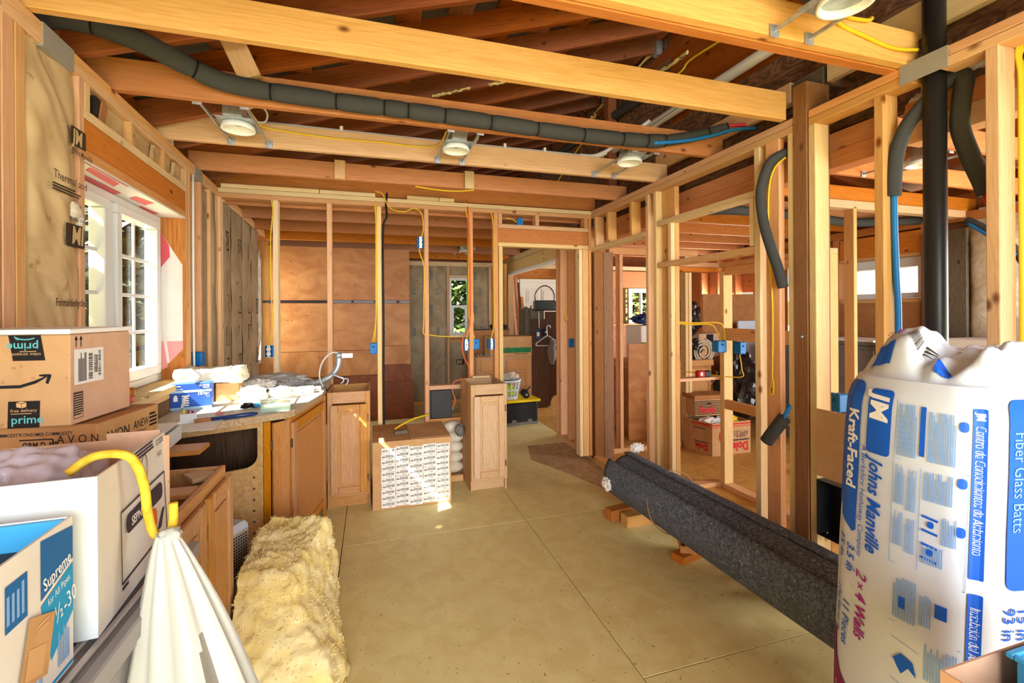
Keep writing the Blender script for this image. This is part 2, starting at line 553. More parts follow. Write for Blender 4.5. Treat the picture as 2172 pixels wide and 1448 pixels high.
def blob(name, loc, scale, m, parent=None, amp=.2, fr=3, sub=3, sharp=False, seed=0, flat=None):
    """crumpled or bulging lump"""
    bm = bmesh.new()
    bmesh.ops.create_icosphere(bm, subdivisions=sub, radius=1)
    for v in bm.verts:
        p = v.co.normalized()
        q = p * fr + Vector((seed * 3.1, seed * 1.7, seed))
        d = noise.noise(q) + (.5 * noise.noise(q * 2.3) if not sharp else -.9 * abs(noise.noise(q * 1.9)))
        v.co = p * (1 + amp * d)
        v.co = Vector((v.co.x * scale[0], v.co.y * scale[1], v.co.z * scale[2]))
        if flat is not None and v.co.z < flat: v.co.z = flat
        v.co += Vector(loc)
    return bmobj(name, bm, m, parent, not sharp)

# ---- flat print on surfaces: f(u, v, off) -> point
def plane_f(o, ux, vx):
    o, ux, vx = Vector(o), Vector(ux).normalized(), Vector(vx).normalized()
    n = ux.cross(vx)
    return lambda u, v, off=0: o + ux * u + vx * v + n * off

TXT = {}
def text_geo(body, bold=0):
    k = (body, bold)
    if k not in TXT:
        c = bpy.data.curves.new('t', 'FONT')
        c.body = body; c.size = 1; c.resolution_u = 2; c.offset = bold
        o = bpy.data.objects.new('t', c)
        me = bpy.data.meshes.new_from_object(o)
        v = [(p.co.x, p.co.y) for p in me.vertices]
        f = [tuple(p.vertices) for p in me.polygons]
        bpy.data.objects.remove(o); bpy.data.meshes.remove(me); bpy.data.curves.remove(c)
        TXT[k] = (v, f)
    return TXT[k]

def prints(name, fn, m, items, parent=None, off=.0008, fine=False):
    V, Fc = [], []
    def add(v, f):
        o = len(V); V.extend(v); Fc.extend(tuple(i + o for i in q) for q in f)
    for it in items:
        k = it[0]
        if k == 'r':
            u0, u1, v0, v1 = it[1:5]
            rad = it[5] if len(it) > 5 else 0
            ns = max(14, int(abs(v1 - v0) / .015)) if fine else 14
            vs_ = [v0 + (v1 - v0) * i / ns for i in range(ns + 1)]
            if rad:
                vs_ = sorted(set(vs_ + [v0 + rad * (1 - math.cos(a * math.pi / 8)) for a in range(5)] + [v1 - rad * (1 - math.cos(a * math.pi / 8)) for a in range(5)]))
            nu = max(1, int(abs(u1 - u0) / (.008 if fine else .03)))
            rows = []
            for q in vs_:
                e = min(q - v0, v1 - q)
                ins = rad - math.sqrt(max(0, rad * rad - (rad - e) ** 2)) if rad and e < rad else 0
                rows.append([fn(u0 + ins + (u1 - u0 - 2 * ins) * j / nu, q, off) for j in range(nu + 1)])
            v = [p for r in rows for p in r]
            f = [(i * (nu + 1) + j, i * (nu + 1) + j + 1, (i + 1) * (nu + 1) + j + 1, (i + 1) * (nu + 1) + j) for i in range(len(rows) - 1) for j in range(nu)]
            add(v, f)
        elif k == 'p':
            if not fine:
                add([fn(a, b, off) for a, b in it[1]], [tuple(range(len(it[1])))])
            else:
                bm = bmesh.new()
                bm.faces.new([bm.verts.new((a, b, 0)) for a, b in it[1]])
                bmesh.ops.triangulate(bm, faces=bm.faces[:])
                for _ in range(3): bmesh.ops.subdivide_edges(bm, edges=bm.edges[:], cuts=1, use_grid_fill=True)
                bmesh.ops.triangulate(bm, faces=bm.faces[:])
                bm.verts.index_update()
                add([fn(w.co.x, w.co.y, off) for w in bm.verts], [tuple(w.index for w in q.verts) for q in bm.faces])
                bm.free()
        elif k == 'l':      # fine print: n thin lines
            u0, u1, v0, v1, n = it[1:6]
            vert = len(it) > 6 and it[6]
            for i in range(n):
                t = (i + .5) / n
                if vert:
                    a = u0 + (u1 - u0) * t; w = abs(u1 - u0) / n * .28
                    b1 = v1 - (v1 - v0) * random.choice((0, 0, .06, .2)); b0 = v0
                    ss = [(b0 + (b1 - b0) * j / 5) for j in range(6)]
                    v = [fn(a - w, q, off) for q in ss] + [fn(a + w, q, off) for q in ss]
                    add(v, [(j, 6 + j, 7 + j, j + 1) for j in range(5)])
                else:
                    a = v0 + (v1 - v0) * t; w = abs(v1 - v0) / n * .28
                    b1 = u1 - (u1 - u0) * random.choice((0, 0, .06, .2))
                    add([fn(u0, a - w, off), fn(b1, a - w, off), fn(b1, a + w, off), fn(u0, a + w, off)], [(0, 1, 2, 3)])
        elif k == 'b':      # barcode
            u0, u1, v0, v1 = it[1:5]
            vert = len(it) > 5 and it[5]
            q = u0 if not vert else v0
            end = u1 if not vert else v1
            un = (end - q) / 46
            while q < end - un:
                w = un * random.choice((.6, .6, 1.2, 1.8))
                if vert: add([fn(u0, q, off), fn(u1, q, off), fn(u1, q + w, off), fn(u0, q + w, off)], [(0, 1, 2, 3)])
                else: add([fn(q, v0, off), fn(q + w, v0, off), fn(q + w, v1, off), fn(q, v1, off)], [(0, 1, 2, 3)])
                q += w + un * random.choice((.6, .8, 1.4))
        elif k == 't':
            body, u, vv, size, rot = it[1:6]
            op = it[6] if len(it) > 6 else {}
            tv, tf = text_geo(body, op.get('b', 0))
            sh = op.get('i', 0); wx = op.get('w', 1); mir = op.get('m', 1)
            ca, sa = math.cos(R(rot)), math.sin(R(rot))
            al = op.get('a', 0)
            wid = max(p[0] for p in tv) if tv else 0
            v = []
            for x, y in tv:
                x = (x - al * wid + sh * y) * wx * size * mir; y = y * size
                v.append(fn(u + x * ca - y * sa, vv + x * sa + y * ca, off))
            add(v, tf)
        elif k == 's':      # stroke: polyline of width w
            pts, w = it[1], it[2]
            for i in range(len(pts) - 1):
                a, b = Vector(pts[i]), Vector(pts[i + 1])
                d = (b - a); n_ = Vector((-d.y, d.x)).normalized() * w / 2
                add([fn(*(a - n_), off), fn(*(b - n_), off), fn(*(b + n_), off), fn(*(a + n_), off)], [(0, 1, 2, 3)])
    if not V: return None
    return mesh(name, V, Fc, m, parent)

def arc(cx, cy, rx, ry, a0, a1, n=14):
    return [(cx + rx * math.cos(R(a0 + (a1 - a0) * i / n)), cy + ry * math.sin(R(a0 + (a1 - a0) * i / n))) for i in range(n + 1)]

# ================================================================ OUTSIDE
gr = struct('ground')
bx('lawn', (-30, 30), (-12, 34), (-.7, -.6), 'grass', gr, 0)

def foliage_geo(n, size, c, rad, seed, hollow=.55):
    rnd = random.Random(seed)
    V, Fc = [], []
    for i in range(n):
        d = Vector((rnd.gauss(0, 1), rnd.gauss(0, 1), rnd.gauss(0, 1))).normalized()
        q = hollow + (1 - hollow) * rnd.random()
        p = Vector(c) + Vector((d.x * rad[0], d.y * rad[1], d.z * rad[2])) * q
        a = Vector((rnd.gauss(0, 1), rnd.gauss(0, 1), rnd.gauss(0, .6))).normalized()
        b = a.orthogonal().normalized()
        w = size * (.6 + .8 * rnd.random())
        o = len(V)
        V += [p - a * w, p + b * w * .45, p + a * w, p - b * w * .45]
        Fc.append((o, o + 1, o + 2, o + 3))
    return V, Fc

def tree(name, label, x, y, h, rad, m, seed, n=2600, size=.13, z0=-.6):
    t = thing(name, label, 'tree', (x, y, z0))
    rnd = random.Random(seed)
    tube('trunk', [(0, 0, 0), (.05, .02, h * .5), (0, 0, h * .95)], lambda q: .13 * (1 - .75 * q), 'bark', t, 8, 4)
    parts = []
    for i in range(7):
        k = i / 6
        cz = h * (.14 + .8 * k)
        rr_ = rad * (1.05 - .6 * k)
        parts.append(foliage_geo(n // 7, size, (rnd.uniform(-.25, .25), rnd.uniform(-.25, .25), cz), (rr_, rr_, h * .16), seed + i, .2))
    fo = join('foliage', parts, m, t)
    fo['kind'] = 'stuff'
    return t
tree('fir_tree', 'dark green tree nearest the left kitchen window', -3.9, 8.3, 5.0, 1.3, 'leaf_dark', 1, 6500, .15)
tree('fir_tree', 'dark green tree farther along beyond the kitchen window right sash', -4.1, 11.6, 5.4, 1.6, 'leaf_dark', 2, 6500, .18)
tree('fir_tree', 'tallest dark green tree behind the other two beyond the kitchen window', -9.0, 15.6, 7.6, 2.3, 'leaf_dark', 3, 6500, .24)
tree('fir_tree', 'slim dense evergreen added beyond the kitchen window to shade the narrow far one', -2.55, 5.82, 4.9, .62, 'leaf_dark', 8, 5500, .11)  # added to keep sun off the plywood behind the narrow window
tree('fir_tree', 'narrow columnar evergreen added out of view left of the kitchen window as shade', -2.25, 1.93, 4.9, .52, 'leaf_dark', 9, 6000, .10)  # unseen evergreen added to keep sun off the left sash
tree('garden_tree', 'sunlit pale green tree outside the narrow far window', 1.9, 14, 4.6, 2.2, 'leaf_light', 4, 3000, .16)
tree('garden_tree', 'sunlit pale green tree beyond the small window above the sack', 9.3, 14.6, 4.2, 2.0, 'leaf_light', 5, 2200, .16)
nb = thing('neighbour_house', 'neighbouring tiled roof seen through the side room window', 'house', (12.5, 8.5, -.6))
bx('wall', (-1.5, 3), (-3, 3.2), (0, 2.35), 'stucco', nb, 0)
join('roof', [([(-2.1, -3.6, 2.3), (3.6, -3.6, 2.3), (3.6, 3.8, 2.3), (-2.1, 3.8, 2.3), (.8, -1, 3.15), (.8, 1, 3.15)],
              [(0, 1, 4), (1, 2, 5, 4), (2, 3, 5), (3, 0, 4, 5), (3, 2, 1, 0)])], 'roof_tile', nb)

# ================================================================ FLOOR
fl = struct('floor')
G = .0045
xs = [-2.62, -1.41, -.19, 1.03, 2.14]
for i in range(4):
    x0, x1 = xs[i], xs[i + 1]
    ys = [-2.4, .6, 3.06, 5.5, 7.9] if i % 2 == 0 else [-2.4, -1.0, 1.6, 3.06, 4.7, 7.9]
    if i == 2: ys = [-2.4, .62, 3.06, 5.5, 7.9]
    for a, b in zip(ys, ys[1:]):
        bx('floor_panel', (x0 + G / 2, x1 - G / 2), (a + G / 2, b - G / 2), (-.03, 0), 'floor_paint', fl, .0012)
for a, b in zip([-2.4, .2, 2.64, 5.08, 7.9], [.2, 2.64, 5.08, 7.9]):
    for c, d in ((2.14, 3.36), (3.36, 4.58), (4.58, 5.9)):
        bx('floor_panel', (c + G / 2, d - G / 2), (a + G / 2, b - G / 2), (-.03, 0), 'floor_tan', fl, .0012)
def patch(pts, m, z=.001):
    v = [(x, y, z) for x, y in pts] + [(x, y, -.01) for x, y in pts]
    n = len(pts)
    mesh('bare_patch', v, [tuple(range(n))] + [(i + n, (i + 1) % n + n, (i + 1) % n, i) for i in range(n)], m, fl)
patch([(1.62, 4.75), (2.06, 4.75), (2.06, 4.0), (2.02, 3.15), (1.86, 3.3), (1.72, 3.75), (1.5, 4.3)], 'floor_bare')
join('subfloor', [boxgeo((-2.7, 6.2), (-2.5, 8), (-.12, -.031))], 'osb', fl)

# ================================================================ LEFT WALL
wl = struct('wall_left', (-1.07, 2, 0), .04)
yl = lambda y: y - 2
def lw(name, y0, y1, z0, z1, m, x0=-.14, x1=0, c=.0025):
    return bx(name, (x0, x1), (yl(y0), yl(y1)), (z0, z1), m, wl, c)
for z in (2.391, 2.429):
    lw('top_plate', -.6, 2.06, z, z + .037, 'fir')
    lw('top_plate', 2.063, 7.35, z, z + .037, 'fir')
lw('sole_plate', -.6, 7.35, 0, .038, 'fir')
for a, b, m in ((1.715, 1.752, 'fir'), (1.762, 1.815, 'fir_pink'), (1.82, 1.866, 'fir'), (2.174, 2.213, 'fir_pink'), (3.382, 3.42, 'fir'), (3.424, 3.462, 'fir'),
             (3.67, 3.708, 'fir_pink'), (3.90, 3.938, 'fir'), (4.06, 4.098, 'fir'), (4.52, 4.558, 'fir'), (4.94, 4.978, 'fir'), (5.36, 5.398, 'fir'), (5.74, 5.778, 'fir_pink'), (6.5, 6.538, 'fir'), (6.9, 6.938, 'fir'), (7.28, 7.318, 'fir'), (.56, .598, 'fir'), (.97, 1.008, 'fir'), (1.37, 1.408, 'fir')):
    lw('stud', a, b, .038, 2.391, m, -.14, -.012 if a > 4.3 else 0)
# window framing
lw('flat_plate', 2.213, 3.382, 2.245, 2.283, 'fir_pale')
lw('header', 2.213, 3.382, 2.125, 2.243, 'joist_orange', -.14, -.002)
lw('header_plate', 2.213, 3.382, 2.084, 2.123, 'fir_pink')
lw('cripple_stud', 2.218, 2.256, 2.283, 2.391, 'fir_pale')
lw('cripple_stud', 2.62, 2.656, 2.283, 2.391, 'fir')
lw('cripple_stud', 3.02, 3.056, 2.283, 2.391, 'fir')
lw('window_stool', 2.213, 3.50, 1.026, 1.06, 'fir_pale', -.185, .03)
lw('sill_plate', 2.213, 3.382, .985, 1.023, 'fir')
for y in (2.35, 2.75, 3.15):
    lw('cripple_stud', y, y + .038, .038, .985, 'fir')
for y0, y1, z0, z1 in ((-.6, 2.213, 0, 2.43), (2.213, 3.382, 0, 1.0), (2.213, 3.382, 2.1, 2.43), (3.382, 6.0, 0, 2.43), (6.0, 6.46, 0, .85), (6.0, 6.46, 2.15, 2.43), (6.46, 7.5, 0, 2.43)):
    lw('sheathing', y0, y1, z0, z1, 'sheathing_wood', -.155, -.142, 0)
lw('eave_blocking', -.6, 7.4, 2.468, 2.62, 'rafter_wood', -.14, -.10)

def batt_sheet(name, parent, axis, u0, u1, z0, z1, depth, m, bulge=.02, amp=.010, seed=0, nu=14, nz=46):
    """kraft facing that sags between its studs; axis: 'y' faces +x, 'x' faces -y, '-x' faces -x"""
    V, Fc = [], []
    for k in range(nz + 1):
        for i in range(nu + 1):
            a, b = i / nu, k / nz
            u = u0 + (u1 - u0) * a; z = z0 + (z1 - z0) * b
            d = bulge * (1 - (2 * a - 1) ** 4) * min(1, 12 * b, 12 * (1 - b))
            d += amp * noise.noise(Vector((u * 9, z * 4, seed))) + amp * .7 * abs(noise.noise(Vector((u * 16 + z * 9, z * 3, seed + 5))))
            if axis == 'y': V.append((depth + d, u, z))
            elif axis == 'x': V.append((u, depth - d, z))
            else: V.append((depth - d, u, z))
    n = nu + 1
    for k in range(nz):
        for i in range(nu):
            q = (k * n + i, k * n + i + 1, (k + 1) * n + i + 1, (k + 1) * n + i)
            Fc.append(q if axis != '-x' else q[::-1])
    o = mesh(name, V, Fc, m, parent, True)
    return o

def jm_mark(u, v, w, inv=False):
    """the block of the maker's emblem; jm_text gives the two letters left light inside it"""
    h = w * .7
    return [('r', u - w / 2, u + w / 2, v - h / 2, v + h / 2, w * .08)]
def jm_text(u, v, w, inv=False):
    k = -1 if inv else 1
    return [('t', 'JM', u - k * w * .44, v - k * w * .27, w * .74, 180 if inv else 0, {'b': .035, 'i': .12, 'w': .82})]

b1 = batt_sheet('insulation_batt', wl, 'y', yl(1.866), yl(2.176), .3, 2.392, -.02, 'kraft', .026, .020, 3, 26, 140)
fb = lambda u, v, off=0: Vector((.012 + off + .004 * noise.noise(Vector((u * 9, v * 4, 3))), yl(u), v))
prints('printed_marks', lambda u, v, off: fb(u, v, off + .012), 'ink', jm_mark(2.115, 2.13, .1)
       + [('t', 'Johns Manville', 2.07, 2.065, .032, 0, {'i': .25, 'b': .01, 'w': .75})]
       + [('t', 'Thermal and', 1.96, 1.945, .042, 0, {}), ('l', 1.955, 2.13, 1.90, 1.93, 3)]
       + [('t', 'Johns Manville', 2.16, 1.83, .026, 180, {'i': .25, 'w': .7})] + jm_mark(2.09, 1.76, .12, True)
       + [('t', 'Formaldehyde', 1.965, 1.50, .040, 0, {'b': .012, 'w': .8})], b1)
prints('emblem_letters', lambda u, v, off: fb(u, v, off + .0145), 'kraft_letter', jm_text(2.115, 2.13, .1) + jm_text(2.09, 1.76, .12, True), b1)
# torn facing with white fluff
blob('torn_fluff', (.004, yl(2.12), 1.86), (.016, .05, .035), 'batt_white', b1, .5, 4, 3)
blob('torn_fluff', (.004, yl(2.165), 1.80), (.014, .02, .07), 'batt_white', b1, .6, 4, 3, seed=2)
lw('insulation_batt', 2.256, 3.382, 2.286, 2.39, 'kraft', -.1, -.03)
for y, w, m in ((2.31, .05, 'ink_black'), (2.36, .06, 'cardboard_dark'), (2.62, .035, 'cardboard'), (2.9, .09, 'kraft'), (3.2, .1, 'kraft')):
    o = bx('torn_paper', (-.03, -.012), (yl(y), yl(y + w)), (2.285, 2.375), m, wl, .001, Matrix.Rotation(R(5), 3, 'Z') @ Matrix.Rotation(R(7), 3, 'Y'))
# narrow bay past the window: pipe, fluff, torn foil
lw('insulation_batt', 3.74, 3.90, .1, 2.37, 'kraft_grey', -.10, -.02)
blob('insulation_fluff', (-.09, yl(3.5), 1.45), (.02, .025, .42), 'batt_white', wl, .5, 5, 3, seed=4)
for i, (a, b) in enumerate(((3.94, 4.06), (4.10, 4.52), (4.56, 4.94), (4.98, 5.36), (5.40, 5.74), (6.54, 6.9), (6.94, 7.28), (1.01, 1.37), (1.41, 1.712))):
    o = batt_sheet('insulation_batt', wl, 'y', yl(a) - (.014 if a > 4.3 else 0), yl(b) + (.014 if a > 4.3 else 0), .05, 2.385, -.008, 'kraft_grey', .014, .008, i, 8, 30)
    if 1 <= i <= 4:
        pr = []
        c = (a + b) / 2 + .06
        for z, iv in ((2.08, True), (1.55, True), (1.02, False), (1.28, True)):
            pr += [('r', c - .05, c + .05, z - .08, z - .065), ('r', c - .05, c - .038, z - .08, z + .08), ('r', c + .038, c + .05, z - .08, z + .08), ('r', c - .05, c + .05, z + .065, z + .08), ('s', [(c - .03, z - .05), (c + .02, z), (c - .02, z + .05)], .014)]
        pr += [('s', [(a + .06, 1.78), (a + .12, 1.75), (a + .18, 1.75)], .008)]
        prints('printed_marks', lambda u, v, off: Vector((.006 + off, yl(u), v)), 'ink', pr, o)
blob('torn_fluff', (0, yl(5.72), 1.6), (.03, .035, .55), 'batt_white', wl, .5, 5, 3, seed=9)
for a, b in ((1.955, 2.14), (3.55, 3.72)):
    lw('duct_tape', a, b, 2.385, 2.468, 'tape_grey', -.05, .002, 0)
lw('trim_strip', 4.1, 4.14, 0, 2.39, 'fir', -.02, .02)

# kitchen window in its box
w1 = struct('window_1', (-1.07, 2, 0), .04)
XW = -.165
def wv(name, y0, y1, z0, z1, m='white_vinyl', x0=-.03, x1=.03, parent=None, c=.004):
    return bx(name, (XW + x0, XW + x1), (yl(y0), yl(y1)), (z0, z1), m, parent or w1, c)
wv('frame_head', 2.215, 3.38, 2.032, 2.073); wv('frame_sill', 2.215, 3.38, 1.062, 1.105)
wv('frame_jamb', 2.215, 2.29, 1.105, 2.03); wv('frame_jamb', 3.335, 3.38, 1.105, 2.03); wv('mullion', 2.715, 2.775, 1.105, 2.03)  # near jamb widened out of view to cut off stray sun
for y0, y1 in ((2.295, 2.712), (2.778, 3.332)):
    sa = wv('sash', y0, y1, 1.11, 1.165, 'white_vinyl', -.02, .045)
    wv('sash_rail', y0, y1, 1.982, 2.03, 'white_vinyl', -.02, .045)
    sa2 = []
    for a, b in ((y0, y0 + .055), (y1 - .055, y1)):
        wv('sash_stile', a, b, 1.166, 1.981, 'white_vinyl', -.02, .045, w1)
    wv('pane', y0 + .05, y1 - .05, 1.16, 1.985, 'pane_glass', -.003, .003, w1, 0)
    ym = (y0 + y1) / 2
    wv('muntin', ym - .009, ym + .009, 1.165, 1.982, 'white_vinyl', .004, .014, w1, .001)
    for k in (1, 2, 3):
        z = 1.165 + .817 * k / 4
        wv('muntin', y0 + .055, y1 - .055, z - .009, z + .009, 'white_vinyl', .0045, .0135, w1, .001)
tube('sash_lock', [(XW + .05, yl(2.745), 1.36), (XW + .075, yl(2.745), 1.345), (XW + .08, yl(2.755), 1.29), (XW + .06, yl(2.75), 1.25), (XW + .05, yl(2.745), 1.23)], .011, 'white_vinyl', w1, 8, 4)
bx('jamb_board', (-.185, -.002), (yl(3.375), yl(3.385)), (1.06, 2.085), 'sheathing_wood', w1, 0)
bx('jamb_board', (-.185, -.002), (yl(2.205), yl(2.214)), (1.06, 2.085), 'sheathing_wood', w1, 0)
so = bx('soffit_board', (-.185, -.002), (yl(2.214), yl(3.375)), (2.074, 2.083), 'wrap_white', w1, 0)
fs = lambda u, v, off=0: Vector((v, yl(u), 2.0735 - off))
prints('red_print', fs, 'wrap_red', [('p', [(2.3, -.02), (2.55, -.02), (2.62, -.07), (2.35, -.06)]), ('p', [(2.42, -.10), (2.75, -.09), (2.8, -.15), (2.5, -.15)]), ('p', [(2.8, -.05), (2.95, -.02), (3.02, -.09), (2.86, -.1)]), ('p', [(3.05, -.12), (3.25, -.1), (3.3, -.15), (3.1, -.16)]), ('r', 2.22, 2.6, -.012, -.004)], so)
fj = lambda u, v, off=0: Vector((u, yl(3.3745) - off, v))
jw = mesh('house_wrap', [fj(-.134, 1.98, .001), fj(-.02, 1.78, .001), fj(-.02, 1.25, .001), fj(-.134, 1.12, .001)], [(0, 1, 2, 3)], 'wrap_white', w1)
prints('red_print', lambda u, v, off: fj(u, v, off + .001), 'wrap_red', [('p', [(-.134, 1.98), (-.09, 1.90), (-.085, 1.83), (-.134, 1.76)])], jw)
prints('pink_print', lambda u, v, off: fj(u, v, off + .001), 'wrap_pink', [('p', [(-.105, 1.30), (-.02, 1.30), (-.02, 1.25), (-.09, 1.165)]), ('p', [(-.134, 1.30), (-.122, 1.30), (-.10, 1.14), (-.134, 1.12)])], jw)

# narrow window at the far end of the left wall
w4 = struct('window_4', (-1.07, 2, 0), .04)
for nm, y0, y1, z0, z1 in (('frame_jamb', 6.0, 6.05, .85, 2.15), ('frame_jamb', 6.41, 6.46, .85, 2.15), ('frame_sill', 6.05, 6.41, .85, .9), ('frame_head', 6.05, 6.41, 2.1, 2.15), ('meeting_rail', 6.05, 6.41, 1.45, 1.5)):
    bx(nm, (-.15, -.09), (yl(y0), yl(y1)), (z0, z1), 'white_vinyl', w4, .003)
bx('pane', (-.125, -.121), (yl(6.045), yl(6.415)), (.89, 2.11), 'pane_glass', w4, 0)

# ================================================================ BACK WALL of studs
wb = struct('wall_back')
YB, TB = 4.12, 4.209
def sb(x0, x1, z0, z1, m='fir', name='stud', y0=YB, y1=TB):
    return bx(name, (x0, x1), (y0, y1), (z0, z1), m, wb)
sb(-1.17, 2.10, 2.391, 2.428, 'fir_pink', 'top_plate'); sb(-1.17, 2.10, 2.43, 2.467, 'fir_pale', 'top_plate')
sb(-1.17, -.45, .0, .038, 'fir', 'sole_plate'); sb(-.45, 1.17, 0, .038, 'fir_pink', 'sole_plate')
for x, m in ((-1.185, 'fir_pale'), (-.769, 'fir_pale'), (-.36, 'fir_pink'), (.042, 'fir_pale'), (.447, 'fir_pink'), (.851, 'fir_pink'), (1.09, 'fir_pink')):
    sb(x, x + .038, .038, 2.391, m)
sb(1.135, 1.172, .038, 2.085, 'fir_pale', 'trimmer_stud')
sb(1.955, 1.99, .038, 2.085, 'fir_pale', 'trimmer_stud'); sb(1.993, 2.055, .038, 2.085, 'fir', 'trimmer_stud')
sb(2.06, 2.09, .038, 2.391, 'fir_pink')
sb(1.13, 2.058, 2.086, 2.123, 'fir_pale', 'header_plate'); sb(1.13, 2.058, 2.124, 2.255, 'joist_orange', 'header', 4.13, 4.2); sb(1.13, 2.058, 2.256, 2.294, 'fir', 'header_plate')
for x in (1.132, 1.50, 2.015):
    sb(x, x + .038, 2.295, 2.391, 'fir_pink', 'cripple_stud')
sb(.486, .85, .775, .813, 'fir_pink', 'blocking')
for x0, x1, y in ((-1.14, -.42, 4.125), (-.415, .03, 4.125), (.30, .58, 4.13), (.585, .72, 4.128)):
    sb(x0, x1, 2.47, 2.503, 'fir_pale', 'furring_strip', y, y + .06)

# ================================================================ RIGHT WALL of studs
wr = struct('wall_right')
X0, X1 = 2.09, 2.179
def sr(y0, y1, z0, z1, m='fir', name='stud', x0=X0, x1=X1, c=.0025):
    return bx(name, (x0, x1), (y0, y1), (z0, z1), m, wr, c)
for z, m in ((2.391, 'fir'), (2.43, 'fir_pink')):
    sr(.2, 1.2, z, z + .037, m, 'top_plate'); sr(1.30, 1.752, z, z + .037, m, 'top_plate'); sr(1.838, 4.12, z, z + .037, m, 'top_plate')
sr(1.17, 1.335, 2.389, 2.469, 'tape_grey', 'duct_tape', 2.086, 2.0895, 0)
sr(.2, 2.09, 0, .038, 'fir_pink', 'sole_plate'); sr(2.91, 4.1, 0, .038, 'fir', 'sole_plate')
for a, b, m in ((.3, .338, 'fir'), (.66, .698, 'fir'), (1.025, 1.063, 'fir'), (1.402, 1.44, 'fir'), (1.715, 1.752, 'fir_pale'), (2.055, 2.093, 'fir_pale'), (3.035, 3.073, 'fir_pale'), (3.14, 3.178, 'fir')):
    sr(a, b, .038, 2.391, m)
sr(1.925, 2.013, .038, 2.391, 'fir_pink', 'flat_stud', 2.09, 2.128)
sr(1.84, 1.872, .038, 2.391, 'fir_pale', 'trimmer_stud', 2.09, 2.14)
sr(2.875, 3.03, .038, 2.391, 'fir', 'flat_stud', 2.141, 2.179)
sr(2.875, 2.912, .038, 2.15, 'fir_pale', 'trimmer_stud', 2.105, 2.14)
sr(2.093, 3.02, 2.118, 2.156, 'fir_pale', 'flat_plate'); sr(2.093, 3.02, 1.80, 1.838, 'fir', 'flat_plate')
sr(2.10, 2.13, 1.84, 2.116, 'fir_pale', 'cripple_stud')
sr(3.18, 4.10, 2.07, 2.108, 'fir_pale', 'flat_plate')
for y in (3.38, 3.78, 4.02):
    sr(y, y + .038, 2.11, 2.391, 'fir', 'cripple_stud')
po = sr(1.757, 1.835, 0, 2.62, 'post_wood', 'post', 2.085, 2.24)
sr(1.76, 1.93, 2.62, 2.71, 'grey_wood', 'post_cap', 2.2, 2.34)
sr(1.757, 1.835, 2.625, 2.9, 'post_wood', 'post_extension', 2.25, 2.31)
lathe('bolt_head', [(0, 0), (.011, 0), (.011, .006), (0, .008)], 'steel', wr, (2.085, 1.79, 1.335), 12, (-1, 0, 0))
# corner post of two planks
sr(4.09, 4.19, 0, 2.06, 'post_wood', 'corner_post', 2.105, 2.205); sr(4.09, 4.19, 0, 2.06, 'post_wood', 'corner_post', 2.208, 2.315)
# beam of stacked boards behind the plates
sr(1.5, 4.9, 2.28, 2.37, 'joist_orange', 'beam_board', 2.25, 2.34); sr(1.5, 4.9, 2.19, 2.279, 'joist_orange', 'beam_board', 2.25, 2.34)
sr(.4, 1.42, 2.28, 2.37, 'joist_orange', 'beam_board', 2.25, 2.34); sr(.4, 1.42, 2.19, 2.279, 'fir', 'beam_board', 2.25, 2.34)
# wall continues beyond the corner with a wide opening
sr(4.2, 5.05, 0, .038, 'fir_pink', 'sole_plate')
for y in (4.22, 4.5, 4.69, 4.91, 5.01):
    sr(y, y + .038, .038, 2.30, 'fir_pink' if y > 4.6 else 'fir')
sr(5.05, 7.3, 2.26, 2.335, 'fir_pale', 'top_plate'); sr(5.05, 7.03, 2.10, 2.255, 'fir_pale', 'header'); sr(5.05, 7.03, 2.06, 2.098, 'paper', 'header_plate')
for y in (7.04, 7.08, 7.27):
    sr(y, y + .036, .038, 2.255, 'fir')

# ---- closet framing right of the right wall
wc = struct('wall_closet')
def sc(x, y, z, m='fir', name='stud'):
    return bx(name, x, y, z, m, wc)
sc((2.18, 2.80), (3.15, 3.239), (1.79, 1.828), 'joist_orange', 'top_plate'); sc((2.18, 2.80), (3.15, 3.239), (1.83, 1.867), 'fir_pink', 'top_plate')
sc((2.18, 2.80), (3.15, 3.239), (0, .038), 'fir', 'sole_plate')
sc((2.2, 2.795), (3.15, 3.24), (.893, .918), 'fir_pink', 'shelf_board')
sc((2.775, 2.865), (3.10, 3.148), (.038, 1.79), 'fir_pale')
sc((2.19, 2.22), (3.155, 3.239), (.038, 1.79), 'fir_pink')
sc((2.78, 2.869), (2.20, 3.15), (1.83, 1.867), 'fir', 'top_plate'); sc((2.78, 2.818), (2.24, 3.10), (1.76, 1.828), 'fir', 'header')
sc((2.78, 2.818), (2.24, 3.10), (1.225, 1.325), 'fir', 'blocking'); sc((2.78, 2.818), (2.24, 3.10), (.66, .735), 'fir', 'blocking')
sc((2.78, 2.869), (2.20, 3.15), (0, .038), 'fir', 'sole_plate')
sc((2.78, 2.869), (2.20, 2.238), (.038, 1.83), 'fir'); sc((2.78, 2.869), (2.70, 2.738), (.038, .66), 'fir')
# line of the back wall carried on to the right
sc((2.33, 3.42), (4.2, 4.289), (2.06, 2.13), 'fir_pink', 'top_plate'); sc((2.33, 3.42), (4.2, 4.289), (0, .05), 'fir', 'sole_plate')
for x in (2.338, 2.452, 3.255, 3.30):
    sc((x, x + .038), (4.2, 4.289), (.05, 2.06), 'fir_pink' if x < 3 else 'fir_pale')
for x in (3.75, 4.1, 4.5):
    sc((x, x + .04), (3.0, 3.09), (.02, 2.39), 'fir', 'stud')
sc((3.6, 5.6), (3.0, 3.09), (2.37, 2.44), 'fir', 'top_plate')

